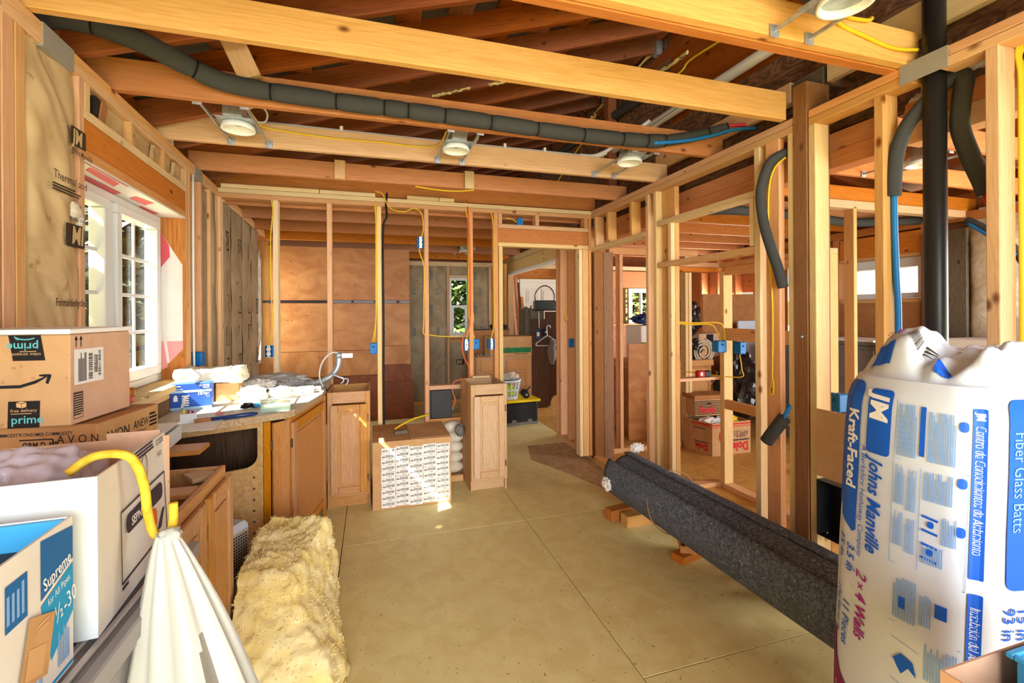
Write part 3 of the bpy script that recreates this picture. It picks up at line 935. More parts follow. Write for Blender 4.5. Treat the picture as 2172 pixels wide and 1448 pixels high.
# ================================================================ PLYWOOD WALL in the back room
wm = struct('wall_middle')
xx = [-1.36, -.50, .115, .50]
YP = 6.5
for i, (a, b) in enumerate(((-1.46, -.495), (-.49, .125), (.13, .497))):
    bx('plywood_sheet', (a, b), (YP, YP + .012), (.97 if i < 2 else 1.02, 2.34), 'plywood', wm, .001)
    bx('plywood_sheet', (a, b + (.0 if i < 2 else .01)), (YP, YP + .012), (.63 if i < 2 else .76, .965 if i < 2 else 1.015), 'plywood', wm, .001)
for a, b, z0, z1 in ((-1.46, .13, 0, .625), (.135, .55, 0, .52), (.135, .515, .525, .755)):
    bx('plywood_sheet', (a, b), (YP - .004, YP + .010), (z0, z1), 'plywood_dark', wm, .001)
bx('strap', (-1.47, .5), (YP - .007, YP - .004), (1.605, 1.635), 'tape_black', wm, 0)
bx('strap_edge', (-1.47, .5), (YP - .0045, YP - .003), (1.598, 1.642), 'plywood_dark', wm, 0)
bx('ratchet', (-1.53, -1.46), (YP - .03, YP + .02), (1.55, 1.69), 'black_plastic', wm, .01)
for x in (-1.4, -.9, -.5, -.1, .3, .46):
    bx('stud', (x, x + .038), (YP + .014, YP + .1), (0, 2.34), 'fir', wm)
join('nail_heads', [boxgeo((x - .004, x + .004), (YP - .002, YP + .002), (z - .004, z + .004)) for x in (-.515, -.475, .105, .15) for z in [k * .1 + .1 for k in range(22)]], 'slot_dark', wm)['kind'] = 'stuff'

# ================================================================ FAR WALL
wf = struct('wall_rear')
YF = 7.4
def sf(x0, x1, z0, z1, m='fir', name='stud', y0=YF, y1=YF + .09, c=.0025):
    return bx(name, (x0, x1), (y0, y1), (z0, z1), m, wf, c)
sf(-1.4, 5.8, 2.22, 2.29, 'fir_pale', 'top_plate'); sf(-1.4, 5.8, 0, .05, 'fir', 'sole_plate')
for x in (-.4, 0, .42, .80, 1.16, 1.53, 1.86, 2.25, 3.20, 3.62, 4.02, 5.05, 5.45, 5.7):
    sf(x, x + .038, .05, 2.22, 'fir')
sf(1.2, 1.53, 2.03, 2.075, 'fir_pale', 'header'); sf(1.2, 1.53, .98, 1.02, 'fir', 'sill_plate')
sf(4.06, 5.05, 1.9, 2.2, 'joist_orange', 'header'); sf(4.06, 5.05, 1.2, 1.24, 'fir', 'sill_plate')
for x0, x1, z0, z1 in ((-1.5, 1.2, 0, 2.3), (1.53, 2.4, 0, 2.3), (3.12, 4.5, 0, 2.3), (1.2, 1.53, 0, 1.06), (1.2, 1.53, 2.03, 2.3), (4.5, 5.05, 0, 1.24), (4.5, 5.05, 1.89, 2.3), (2.4, 3.12, 2.03, 2.3), (5.05, 5.8, 0, 2.3)):
    sf(x0, x1, z0, z1, 'sheathing_wood', 'sheathing', YF + .095, YF + .11, 0)
for i, (a, b, z0) in enumerate(((.458, .80, .05), (.838, 1.16, .05), (1.568, 1.86, .05), (1.898, 2.25, .05), (1.2, 1.53, .05), (.04, .42, .05), (3.66, 4.02, .05), (5.09, 5.45, .05))):
    z1 = .98 if i == 4 else 2.22
    o = batt_sheet('insulation_batt', wf, 'x', a, b, z0, z1, YF + .03, 'kraft_grey', .03, .02, 20 + i, 10, 40)
    fw = lambda u, v, off=0: Vector((u, YF - .034 - off, v))
    c = (a + b) / 2
    if i == 4:
        prints('printed_marks', fw, 'ink', jm_mark(c, .66, .13), o); prints('emblem_letters', fw, 'kraft_letter', jm_text(c, .66, .13), o, .003)
    elif i < 4:
        it = []
        for k, z in enumerate((2.0, 1.75, 1.45, 1.1, .8)):
            it.append(('t', ('knauf', 'R-11 ' , 'knauf')[k % 3], c - .07 + .1 * (k % 2), z, .075, 90, {'w': .8, 'b': .012}))
        prints('printed_marks', fw, 'knauf_ink', it, o)
sf(1.2, 1.53, 2.078, 2.22, 'kraft_grey', 'insulation_batt', YF + .02, YF + .08)
# reflective white batts by the door
for i, (a, b) in enumerate(((3.24, 3.62),)):
    o = batt_sheet('insulation_batt', wf, 'x', a, b, .05, 2.0, YF + .02, 'batt_white', .05, .035, 40, 10, 40)
    it = jm_mark(3.45, 1.62, .15) + jm_mark(3.45, 1.21, .15, True) + jm_mark(3.47, .88, .15) + [('l', 3.36, 3.54, 1.42, 1.44, 2)]
    prints('printed_marks', lambda u, v, off: Vector((u, YF - .055 - off, v)), 'ink_black', it, o)
    prints('emblem_letters', lambda u, v, off: Vector((u, YF - .058 - off, v)), 'batt_letter', jm_text(3.45, 1.62, .15) + jm_text(3.45, 1.21, .15, True) + jm_text(3.47, .88, .15), o)
# window_2: narrow single-hung
w2 = struct('window_2')
def wp(s_, nm, x0, x1, z0, z1, m='white_vinyl', y0=YF - .005, y1=YF + .05):
    return bx(nm, (x0, x1), (y0, y1), (z0, z1), m, s_, .003)
wp(w2, 'frame_jamb', 1.2, 1.235, 1.06, 2.03); wp(w2, 'frame_jamb', 1.495, 1.53, 1.06, 2.03); wp(w2, 'frame_head', 1.235, 1.495, 1.99, 2.03); wp(w2, 'frame_sill', 1.235, 1.495, 1.06, 1.10)
wp(w2, 'meeting_rail', 1.235, 1.495, 1.545, 1.585); wp(w2, 'sash_stile', 1.235, 1.27, 1.1, 1.545); wp(w2, 'sash_stile', 1.46, 1.495, 1.1, 1.545); wp(w2, 'sash_rail', 1.27, 1.46, 1.1, 1.14)
wp(w2, 'pane', 1.23, 1.5, 1.09, 2.0, 'pane_glass', YF + .02, YF + .024)
w3 = struct('window_3')
for nm, a, b, c, d in (('frame_jamb', 4.5, 4.58, 1.24, 1.89), ('frame_jamb', 4.97, 5.05, 1.24, 1.89), ('frame_head', 4.58, 4.97, 1.81, 1.89), ('frame_sill', 4.58, 4.97, 1.24, 1.32), ('mullion', 4.75, 4.79, 1.32, 1.81)):
    wp(w3, nm, a, b, c, d)
wp(w3, 'pane', 4.57, 4.98, 1.3, 1.82, 'pane_glass', YF + .02, YF + .024)
# door_1: white panelled door
d1 = struct('door_1')
wp(d1, 'slab', 2.46, 3.08, .02, 1.97, 'door_white', YF - .01, YF + .03)
wp(d1, 'casing', 2.40, 2.455, 0, 2.03, 'door_white', YF - .02, YF + .04); wp(d1, 'casing', 3.085, 3.12, 0, 2.03, 'door_white', YF - .02, YF + .04); wp(d1, 'casing', 2.455, 3.085, 1.975, 2.03, 'door_white', YF - .02, YF + .04)
for a, b in ((2.52, 2.74), (2.80, 3.02)):
    for c, d in ((1.62, 1.86), (.95, 1.55), (.2, .85)):
        e = wp(d1, 'raised_panel', a + .03, b - .03, c + .03, d - .03, 'door_white', YF - .022, YF - .01)
        for q, w_ in (((a, b, c, c + .018), 0), ((a, b, d - .018, d), 0), ((a, a + .018, c + .018, d - .018), 0), ((b - .018, b, c + .018, d - .018), 0)):
            wp(d1, 'panel_moulding', *q, 'door_white', YF - .018, YF - .01)

# ================================================================ EXTERIOR RIGHT WALL
we = struct('wall_side')
XE = 5.7
def se(y0, y1, z0, z1, m='fir', name='stud', x0=XE, x1=XE + .14, c=.0025):
    return bx(name, (x0, x1), (y0, y1), (z0, z1), m, we, c)
se(.8, 7.5, 2.36, 2.45, 'joist_orange', 'top_plate'); se(.8, 7.5, 0, .05, 'fir', 'sole_plate')
se(3.45, 4.35, 2.10, 2.34, 'joist_orange', 'header'); se(3.45, 4.35, 2.06, 2.098, 'fir', 'header_plate'); se(3.2, 4.35, 1.55, 1.59, 'fir', 'sill_plate')
for y in (.9, 1.3, 1.7, 2.1, 2.5, 3.41, 4.36, 4.4, 4.9, 5.3, 5.7, 6.1, 6.5, 6.9):
    se(y, y + .04, .05, 2.36, 'joist_orange')
for y0, y1, z0, z1 in ((.8, 3.45, 0, 2.45), (4.36, 5.02, 0, 2.45), (5.26, 5.75, 0, 2.45), (5.75, 6.85, 0, .8), (5.75, 6.85, 1.76, 2.45), (6.85, 7.5, 0, 2.45), (3.45, 4.36, 0, 1.6), (3.45, 4.36, 2.06, 2.45), (5.02, 5.26, 0, .9), (5.02, 5.26, 2.2, 2.45)):
    se(y0, y1, z0, z1, 'sheathing_wood', 'sheathing', XE + .15, XE + .165, 0)
se(3.455, 4.355, .3, 1.55, 'cardboard_dark', 'panel', XE + .0, XE + .02, 0)
w5 = struct('window_5')
for nm, a, b, c, d in (('frame_jamb', 3.45, 3.53, 1.6, 2.06), ('frame_jamb', 4.27, 4.36, 1.6, 2.06), ('frame_head', 3.53, 4.27, 1.95, 2.06), ('frame_sill', 3.53, 4.27, 1.6, 1.66)):
    bx(nm, (XE + .08, XE + .13), (a, b), (c, d), 'white_vinyl', w5, .004)
bx('pane', (XE + .1, XE + .104), (3.52, 4.28), (1.65, 1.96), 'pane_glass', w5, 0)
for i, (a, b) in enumerate(((2.54, 3.05), (2.14, 2.5), (1.34, 1.7), (1.74, 2.1))):
    o = batt_sheet('insulation_batt', we, '-x', a, b, .05, 2.36, XE + .04, 'batt_white' if i == 0 else 'kraft', .08 if i == 0 else .03, .02, 60 + i, 12, 40)
    if i in (1, 3):
        prints('printed_marks', lambda u, v, off: Vector((XE - .03 - off, -u, v)), 'ink_black', jm_mark(-(a + b) / 2, 1.96, .26) + jm_mark(-(a + b) / 2, 1.25, .26, True) + [('l', -b + .02, -a - .02, 1.5, 1.58, 3), ('t', 'Thermal and Sound', -b + .03, 2.2, .06, 0, {})], o)
        prints('emblem_letters', lambda u, v, off: Vector((XE - .033 - off, -u, v)), 'kraft_letter', jm_text(-(a + b) / 2, 1.96, .26) + jm_text(-(a + b) / 2, 1.25, .26, True), o)
se(3.02, 3.40, .02, 2.28, 'grey_wood', 'plank', XE - .06, XE - .02)
se(2.52, 2.95, 2.44, 2.462, 'tape_grey', 'duct_tape', XE - .004, XE, 0)

# ================================================================ CEILING joists and roof
ce = struct('ceiling')
def jo(y0, x0, x1, z, m, h=.14, name='joist', t=.038):
    return bx(name, (x0, x1), (y0, y0 + t), (z, z + h), m, ce)
JZ = 2.468
jo(1.31, -1.2, 2.16, JZ, 'joist_light'); jo(1.352, -1.2, 2.1, JZ - .004, 'joist_orange', .13, 'joist', .045)
jo(1.872, -1.2, 2.085, JZ, 'joist_light', .145); jo(2.455, -1.2, 2.2, JZ, 'joist_orange', .145); jo(3.045, -1.2, 2.2, JZ, 'fir', .14)
jo(3.64, -1.2, 2.2, JZ, 'joist_orange', .125); jo(4.25, -1.3, 2.2, 2.507, 'joist_orange', .14); jo(.70, -1.2, 2.2, JZ, 'joist_light')
for k, z in enumerate((2.39, 2.40, 2.39, 2.375, 2.353, 2.326)):
    jo(4.4 + .6 * k - .038, -1.3, 2.2, z, 'joist_orange', .14)
for y in (.70, 1.31, 1.872, 2.455, 3.045, 3.64, 4.25, 4.85, 5.45, 6.05, 6.65, 7.2):
    jo(y, 2.35, 5.84, 2.45, 'joist_orange', .13)
for x, y, z0 in ((-.60 + .34, 3.60, 2.47), (.715, 3.60, 2.47)):
    bx('blocking', (x, x + .075), (y, y + .038), (2.462, 2.60), 'fir_pale' if x > 0 else 'fir', ce)
# gusset of ply between two joists
bx('brace', (-.66, -.56), (2.40, 2.44), (2.56, 2.9), 'fir', ce, .002, Matrix.Rotation(R(-24), 3, 'Y'))

rf = struct('roof')
RZ = lambda x: 2.886 + .33 * x
for k in range(-2, 17):
    y = 1.93 + .35 * k
    beam('rafter', (-1.35, y, RZ(-1.35) + .07), (2.31, y, RZ(2.31) + .07), .038, .14, 'rafter_wood', rf)
for k in range(13):
    x = -1.3 + .30 * k
    beam('roof_board', (x, .6, RZ(x) + .152), (x, 7.9, RZ(x) + .152), .14, .02, 'rafter_wood', rf)
join('underlay', [([(-1.6, -2.4, RZ(-1.6) + .175), (2.5, -2.4, RZ(2.5) + .175), (2.5, 8, RZ(2.5) + .175), (-1.6, 8, RZ(-1.6) + .175), (-1.6, -2.4, RZ(-1.6) + .195), (2.5, -2.4, RZ(2.5) + .195), (2.5, 8, RZ(2.5) + .195), (-1.6, 8, RZ(-1.6) + .195)],
                   [(3, 2, 1, 0), (4, 5, 6, 7), (0, 1, 5, 4), (1, 2, 6, 5), (2, 3, 7, 6), (3, 0, 4, 7)])], 'underlay', rf)
join('underlay', [([(2.3, -2.4, 3.55), (6.4, -2.4, 2.75), (6.4, 8, 2.75), (2.3, 8, 3.55), (2.3, -2.4, 3.6), (6.4, -2.4, 2.8), (6.4, 8, 2.8), (2.3, 8, 3.6)],
                   [(3, 2, 1, 0), (4, 5, 6, 7), (0, 1, 5, 4), (1, 2, 6, 5), (2, 3, 7, 6), (3, 0, 4, 7)])], 'rafter_wood', rf)
for k in range(13):
    y = .9 + .55 * k
    beam('rafter', (2.36, y, 3.40), (5.9, y, 2.72), .038, .14, 'rafter_wood', rf)
bx('gable', (-1.6, 6.4), (7.6, 7.62), (2.2, 3.9), 'rafter_wood', rf, 0)
bx('gable', (5.86, 5.88), (.3, 7.7), (2.44, 2.8), 'rafter_wood', rf, 0)

wa = struct('wall_attic')
ys = [-.5, .74, 1.96, 3.18, 4.40, 5.62, 7.4]
for a, b in zip(ys, ys[1:]):
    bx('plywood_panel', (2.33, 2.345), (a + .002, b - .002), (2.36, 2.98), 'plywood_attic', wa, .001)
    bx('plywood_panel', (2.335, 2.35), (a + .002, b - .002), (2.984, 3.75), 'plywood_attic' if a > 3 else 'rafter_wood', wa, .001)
bx('rim_board', (2.20, 2.238), (1.95, 3.2), (2.60, 2.72), 'fir', wa); bx('rim_board', (2.20, 2.238), (.3, 1.74), (2.62, 2.76), 'fir_pale', wa)
bx('post', (2.21, 2.30), (3.98, 4.07), (2.47, 3.6), 'rafter_wood', wa)
def squirt(name, pts, r, seed):
    rnd = random.Random(seed)
    v, f = tube_geo(smooth_path(pts, 8), r, 7)
    v = [p + Vector((rnd.uniform(-1, 1), rnd.uniform(-1, 1), rnd.uniform(-1, 1))) * r * .8 for p in v]
    mesh(name, v, f, 'foam_seal', wa, True)
squirt('foam_bead', [(2.32, 2.95, 3.45), (2.32, 3.2, 3.46), (2.31, 3.45, 3.5)], .012, 1)
squirt('foam_bead', [(2.29, 3.35, 3.66), (2.29, 3.8, 3.64), (2.3, 4.4, 3.6)], .012, 2)
squirt('foam_bead', [(2.3, 4.4, 3.58), (2.25, 4.45, 3.5), (2.28, 4.5, 3.42)], .02, 3)
squirt('foam_bead', [(.42, 3.31, RZ(.42)), (.56, 3.31, RZ(.56)), (.70, 3.31, RZ(.70) + .005)], .008, 4)
squirt('foam_bead', [(.84, 3.31, RZ(.84)), (.98, 3.31, RZ(.98)), (1.1, 3.31, RZ(1.1) + .01)], .009, 5)
for k, (y, z) in enumerate(((1.32, 2.42), (1.17, 2.455), (1.375, 2.36))):
    blob('insulation_fluff', (2.275, y, z), (.02, .05, .045), 'batt_white', wa, .4, 4, 3, False, k)
for y in (3.3, 3.75, 4.2):
    bx('rafter_hanger', (2.27, 2.325), (y - .03, y + .03), (3.60, 3.72), 'galvanized', wa, .002)

# rear wall of the house behind the camera opened wide to let the added rear fill in
wk = struct('wall_front')
for x0, x1, z0, z1 in ((-2.0, -1.3, 0, 2.5), (2.3, 3.2, 0, 2.5), (-1.3, 2.3, 2.35, 2.5)):
    bx('plywood_sheet', (x0, x1), (-2.0, -1.98), (z0, z1), 'plywood', wk, 0)

# ================================================================ CABINETS
def door(parent, o, ux, w, h, m, name='door', hinge_side=None):
    """frame and raised panel door; o = lower left corner, ux = direction of its width, thickness towards the viewer"""
    ux = Vector(ux).normalized(); n = ux.cross(Vector((0, 0, 1)))
    rot = Matrix((ux, -n, Vector((0, 0, 1)))).transposed()
    root = bpy.data.objects.new(name, None); COL.objects.link(root); root.parent = parent
    root.matrix_basis = rot.to_4x4(); root.location = Vector(o)
    def b(nm, x, y, z, mm=m, c=.004): return bx(nm, x, y, z, mm, root, c)
    t = -.02; s_ = .052
    b('stile', (0, s_), (t, 0), (0, h)); b('stile', (w - s_, w), (t, 0), (0, h))
    b('rail', (s_ + .001, w - s_ - .001), (t, 0), (0, s_)); b('rail', (s_ + .001, w - s_ - .001), (t, 0), (h - s_, h))
    b('panel', (s_, w - s_), (-.011, -.003), (s_, h - s_), m, .001)
    e = s_ + .022
    if w > .2: b('raised_field', (e, w - e), (-.017, -.011), (e, h - e), m, .005)
    if hinge_side:
        x = (w + .004) if hinge_side > 0 else -.008
        for z in (h * .16, h * .84): b('hinge', (x - .004, x + .008), (-.016, -.004), (z - .025, z + .025), 'hinge', .002)
    return root

def tower(label, x0, x1, y0, y1, h, m, md, hs):
    t = thing('narrow_cabinet', label, 'cabinet', (x0, y0, 0))
    w, d = x1 - x0, y1 - y0
    bx('side_panel', (0, .014), (.019, d), (0, h), m, t, .001); bx('side_panel', (w - .014, w), (.019, d), (0, h), m, t, .001)
    bx('face_stile', (0, .034), (0, .019), (.09, h), m, t); bx('face_stile', (w - .034, w), (0, .019), (.09, h), m, t)
    bx('face_rail', (.034, w - .034), (0, .019), (h - .085, h), m, t); bx('face_rail', (.034, w - .034), (0, .019), (.09, .125), m, t)
    bx('toe_kick', (.002, w - .002), (.055, .068), (0, .09), m, t, .001)
    bx('back_panel', (.014, w - .014), (d - .006, d), (.09, h - .01), m, t, 0); bx('bottom_panel', (.014, w - .014), (.019, d - .007), (.09, .102), m, t, 0)
    bx('back_rail', (.014, w - .014), (d - .022, d - .007), (h - .07, h - .004), m, t, .001)
    for a, b in ((.016, .06), (w - .06, w - .016)):
        bx('corner_block', (a, b), (.03, .07), (h - .05, h - .03), m, t)
    door(t, (.022, 0, .115), (1, 0, 0), w - .044, h - .21, md, 'door', hs)
    return t
tw = tower('pale oak narrow base cabinet with dusty open top, beside the barcode carton', .762, 1.066, 3.652, 4.112, .876, 'oak_raw', 'oak_raw', 1)
bx('corner_cleat', (.10, .26), (.40, .44), (.872, .892), 'fir_pale', tw)
tower('honey oak narrow base cabinet between counter end and barcode carton', -.325, -.02, 3.652, 4.112, .876, 'oak', 'oak', 1)

# sink cabinet under the particle board counter
sk = thing('sink_cabinet', 'golden oak base cabinet with cut-out particle board side under the worktop', 'cabinet', (0, 0, 0))
V = []
YS = 2.598
sl_ = lambda x: (x + 1.09) * .37
outer = [(-1.09, 0), (-.575, 0), (-.575, .875), (-1.09, .875)]
hole = [(-1.06, .64)] + [(-.66 + .06 * math.sin(R(a)), .70 - .06 * math.cos(R(a))) for a in range(0, 91, 15)] + [(-.60, .85), (-1.06, .85)]
bm = bmesh.new()
ov = [bm.verts.new((x, YS + sl_(x), z)) for x, z in outer]; hv = [bm.verts.new((x, YS + sl_(x), z)) for x, z in hole]
ed = [bm.edges.new((a[i], a[(i + 1) % len(a)])) for a in (ov, hv) for i in range(len(a))]
bmesh.ops.triangle_fill(bm, edges=ed, use_beauty=True)
ex = bmesh.ops.extrude_face_region(bm, geom=bm.faces[:])
bmesh.ops.translate(bm, vec=(0, .016, 0), verts=[v for v in ex['geom'] if isinstance(v, bmesh.types.BMVert)])
bmobj('side_panel', bm, 'osb', sk)
bx('inner_panel', (-1.08, -.5), (3.05, 3.062), (.1, .87), 'walnut_print', sk, 0)
bx('inner_panel', (-1.09, -1.078), (2.72, 3.05), (.1, .87), 'walnut_print', sk, 0)
bx('bottom_panel', (-1.08, -.5), (2.72, 3.05), (.1, .115), 'walnut_print', sk, 0)
join('shelf_pin_holes', [boxgeo((-.62, -.612), (YS + sl_(-.62) - .003, YS + sl_(-.62) + .004), (z, z + .008)) for z in (.16, .22, .28, .34, .40, .46, .52, .58)] + [boxgeo((-1.0, -.993), (3.045, 3.049), (z, z + .008)) for z in (.66, .72, .78, .84)], 'slot_dark', sk)
beam('face_stile', (-.556, 2.80, 0), (-.556, 2.80, .875), .034, .02, 'oak_golden', sk, .002, (0, 1, 0))
d1v = Vector((-.465, 2.865, 0)) - Vector((-.54, 2.715, 0))
door(sk, (-.537, 2.806, .11), (.072, .074, 0), .10, .755, 'oak_golden', 'door', -1)
beam('face_stile', (-.468, 2.885, 0), (-.468, 2.885, .875), .03, .03, 'oak_golden', sk, .002, (0, 1, 0))
ddir = Vector((.115, .63, 0))
door(sk, (-.455, 2.895, .11), ddir, .64, .73, 'oak_golden', 'door', -1)
beam('face_rail', (-.46, 2.89, .858), (-.345, 3.53, .858), .02, .034, 'oak_golden', sk)
beam('face_stile', (-.338, 3.57, 0), (-.338, 3.57, .875), .06, .02, 'oak_golden', sk, .002, (1, 0, 0))
beam('toe_kick', (-.50, 2.9, .05), (-.40, 3.56, .05), .016, .1, 'barn_wood', sk, .001)
beam('face_backing', (-.475, 2.90, .45), (-.365, 3.54, .45), .01, .8, 'oak_golden', sk, .0)

# worktop
bm = bmesh.new()
top = [(-1.075, 2.565), (-.93, 2.595), (-.475, 2.83), (-.43, 2.885), (-.335, 3.40), (-.335, 3.645), (-.33, 4.10), (-1.14, 4.10)]
vs0 = [bm.verts.new((x, y, .878)) for x, y in top]
f0 = bm.faces.new(vs0)
ex = bmesh.ops.extrude_face_region(bm, geom=[f0])
bmesh.ops.translate(bm, vec=(0, 0, .036), verts=[v for v in ex['geom'] if isinstance(v, bmesh.types.BMVert)])
wt = bmobj('worktop', bm, 'particle_edge')
wt.data.materials.append(MAT['counter_top'])
for p in wt.data.polygons:
    if p.normal.z > .9: p.material_index = 1
tag(wt, 'raw particle board worktop with a diagonal end under the kitchen window clutter', 'worktop')

# nearer base cabinet without its top
na = thing('open_base_cabinet', 'honey oak double base cabinet without a top behind the yellow insulation', 'cabinet', (0, 0, 0))
XA = -.555
bx('face_rail', (XA - .019, XA), (1.40, 2.05), (.832, .876), 'oak', na); bx('face_stile', (XA - .019, XA), (2.01, 2.05), (.1, .83), 'oak', na); bx('face_stile', (XA - .019, XA), (1.76, 1.82), (.1, .83), 'oak', na); bx('face_stile', (XA - .019, XA), (1.40, 1.44), (.1, .83), 'oak', na)
bx('side_panel', (-1.04, XA - .02), (2.03, 2.045), (0, .876), 'oak', na, .001); bx('side_panel', (-1.02, XA - .02), (1.40, 1.415), (0, .876), 'oak', na, .001)
bx('back_panel', (-1.05, -1.04), (1.415, 2.03), (.1, .87), 'oak', na, 0); bx('bottom_panel', (-1.04, XA - .02), (1.415, 2.03), (.1, .115), 'oak', na, 0)
bx('corner_block', (-.66, -.575), (1.93, 2.03), (.855, .872), 'oak_raw', na, .001, Matrix.Rotation(R(35), 3, 'Z'))
bx('cross_rail', (-1.04, XA - .02), (1.76, 1.84), (.857, .874), 'oak', na)
bx('toe_kick', (XA - .09, XA - .075), (1.40, 2.05), (0, .1), 'oak', na, 0)
for y0, y1 in ((1.80, 2.075), (1.405, 1.775)):
    door(na, (XA, y0, .11), (0, 1, 0), y1 - y0, .725, 'oak', 'door', -1)

# cabinets standing in the back rooms
dr = thing('drawer_cabinet', 'oak base cabinet under the green banded carton in the far room', 'cabinet', (1.40, 6.30, 0))
bx('carcass', (0, .82), (.02, .6), (.1, .83), 'oak', dr, .001); bx('face_frame', (0, .82), (0, .019), (.1, .83), 'oak', dr, .001)
for x in (.06, .44):
    bx('drawer_front', (x, x + .33), (-.018, -.001), (.63, .79), 'oak', dr, .005); door(dr, (x, -.001, .13), (1, 0, 0), .33, .46, 'oak')
bx('toe_kick', (0, .82), (.07, .08), (0, .1), 'oak', dr, 0)
ic = thing('panelled_cabinet', 'brown panelled cabinet carrying bags and carton beyond the closet framing', 'cabinet', (2.86, 4.66, 0))
bx('carcass', (0, 1.12), (0, .6), (.03, .80), 'cardboard_dark', ic, .001); bx('top', (-.01, 1.14), (-.02, .62), (.80, .872), 'oak', ic)
for x in (.02, .37, .74):
    bx('panel', (x, x + .31), (-.012, -.001), (.05, .77), 'oak', ic, .004)
bx('paper_sticker', (.02, .1), (-.014, -.0125), (.66, .78), 'label_white', ic, 0)
ctr = thing('low_cupboard', 'grey dresser under the plain wall panel of the side room', 'cabinet', (4.62, 3.14, 0))
bx('body', (0, .5), (0, 1.3), (0, 1.12), 'tote_grey', ctr, .01); bx('top', (-.02, .52), (-.02, 1.32), (1.121, 1.15), 'tote_grey', ctr, .005)
for z in (.12, .45, .78):
    e = bx('drawer', (-.014, -.001), (.05, 1.25), (z, z + .29), 'tote_grey', ctr, .006)
    bx('pull', (-.03, -.015), (.6, .72), (z + .15, z + .165), 'steel', ctr, .003)
tag(bx('white_board_top', (4.62, 5.1), (3.2, 3.8), (1.152, 1.17), 'paper'), 'flat white sheet lying on the grey dresser', 'sheet')

# ================================================================ ELECTRICAL
def elec_box(label, x, y, z, kind, group=None, ry=0):
    t = thing('electrical_box', label, 'electrical box', (x, y, z), ry, group)
    w, h, d = .058, .092, .075
    if kind == 'back':
        bx('shell', (-w / 2, w / 2), (0, d), (-h / 2, h / 2), 'box_blue', t, .004)
        join('tabs', [boxgeo((a - .006, a + .006), (.004, .02), (s_ * h / 2 - .004, s_ * h / 2 + .004)) for a in (-.016, .016) for s_ in (-1, 1)], 'box_blue_dark', t)
        lathe('knockout', [(.009, 0), (.009, .002), (0, .002)], 'box_blue_dark', t, (0, 0, .015), 14, (0, -1, 0))
        return t
    join('shell', [boxgeo((-w / 2, -w / 2 + .004), (0, d), (-h / 2, h / 2)), boxgeo((w / 2 - .004, w / 2), (0, d), (-h / 2, h / 2)), boxgeo((-w / 2 + .004, w / 2 - .004), (0, d), (-h / 2, -h / 2 + .004)), boxgeo((-w / 2 + .004, w / 2 - .004), (0, d), (h / 2 - .004, h / 2)), boxgeo((-w / 2, w / 2), (d - .004, d), (-h / 2, h / 2))], 'box_blue', t)
    bx('yoke', (-.011, .011), (-.001, .001), (-h / 2 - .004, h / 2 + .004), 'steel', t, 0)
    if kind == 'duplex':
        for s_ in (-1, 1):
            e = lathe('receptacle', [(.0165, 0), (.0165, .008), (.015, .010), (0, .010)], 'device_white', t, (0, -.001, s_ * .0195), 16, (0, -1, 0))
            join('slots', [boxgeo((-.0065, -.0045), (-.0117, -.0112), (s_ * .0195 - .001, s_ * .0195 + .008)), boxgeo((.0045, .0065), (-.0117, -.0112), (s_ * .0195 - .001, s_ * .0195 + .008)), boxgeo((-.002, .002), (-.0117, -.0112), (s_ * .0195 - .01, s_ * .0195 - .006))], 'slot_dark', e)
    elif kind == 'decora':
        e = bx('receptacle', (-.0165, .0165), (-.011, -.0015), (-.034, .034), 'device_white', t, .002)
        join('buttons', [boxgeo((-.005, .005), (-.0125, -.0112), (-.006, -.001)), boxgeo((-.005, .005), (-.0125, -.0112), (.001, .006)), boxgeo((-.002, .002), (-.0125, -.0112), (.014, .022)), boxgeo((-.002, .002), (-.0125, -.0112), (-.026, -.018))], 'slot_dark', e)
    else:
        bx('switch_body', (-.012, .012), (-.008, -.0015), (-.03, .03), 'device_white', t, .003)
        bx('toggle', (-.004, .004), (-.02, -.0085), (-.004, .012), 'device_white', t, .002)
    return t
elec_box('blue box with white duplex outlet on leftmost full back wall stud', -.80, 4.10, 1.163, 'duplex')
elec_box('blank blue box back seen beside black cable on the third stud', .010, 4.14, 1.16, 'back')
elec_box('blue box with white duplex outlet high up under the joists', .413, 4.10, 2.09, 'duplex')
elec_box('blue box with white rectangular outlet above the small wood block', .818, 4.10, 1.174, 'decora')
elec_box('blank blue box back just right of the rectangular outlet', .918, 4.14, 1.173, 'back')
elec_box('blue box with white toggle switch at the left of the doorway', 1.056, 4.10, 1.174, 'toggle')
e = elec_box('blue box turned sideways in the bay beside the kitchen window', -1.165, 3.62, 1.16, 'back'); e.scale = (1.55, 1, 1)
tube('yellow_tail', [(-.02, 0, .046), (-.03, -.02, .2), (-.02, -.02, .6), (-.025, -.01, 1.18)], .005, 'cable_yellow', e)
elec_box('small blue box lying on top of the door header', 1.36, 4.16, 2.32, 'back')
elec_box('large dark blue box hung on the closet post under looping yellow cables', 2.70, 3.03, 1.18, 'back').scale = (1.5, 1, 1)
elec_box('small blue box behind the closet blocking with a drooping cable', 2.83, 2.95, 1.17, 'back')
elec_box('blue box on stud beside the wrapped insulation pack', 2.3, 1.79, .985, 'back', ry=-math.pi / 2)
elec_box('thin blue box edge on the doorway right hand stud', 2.12, 4.66, 1.12, 'back')

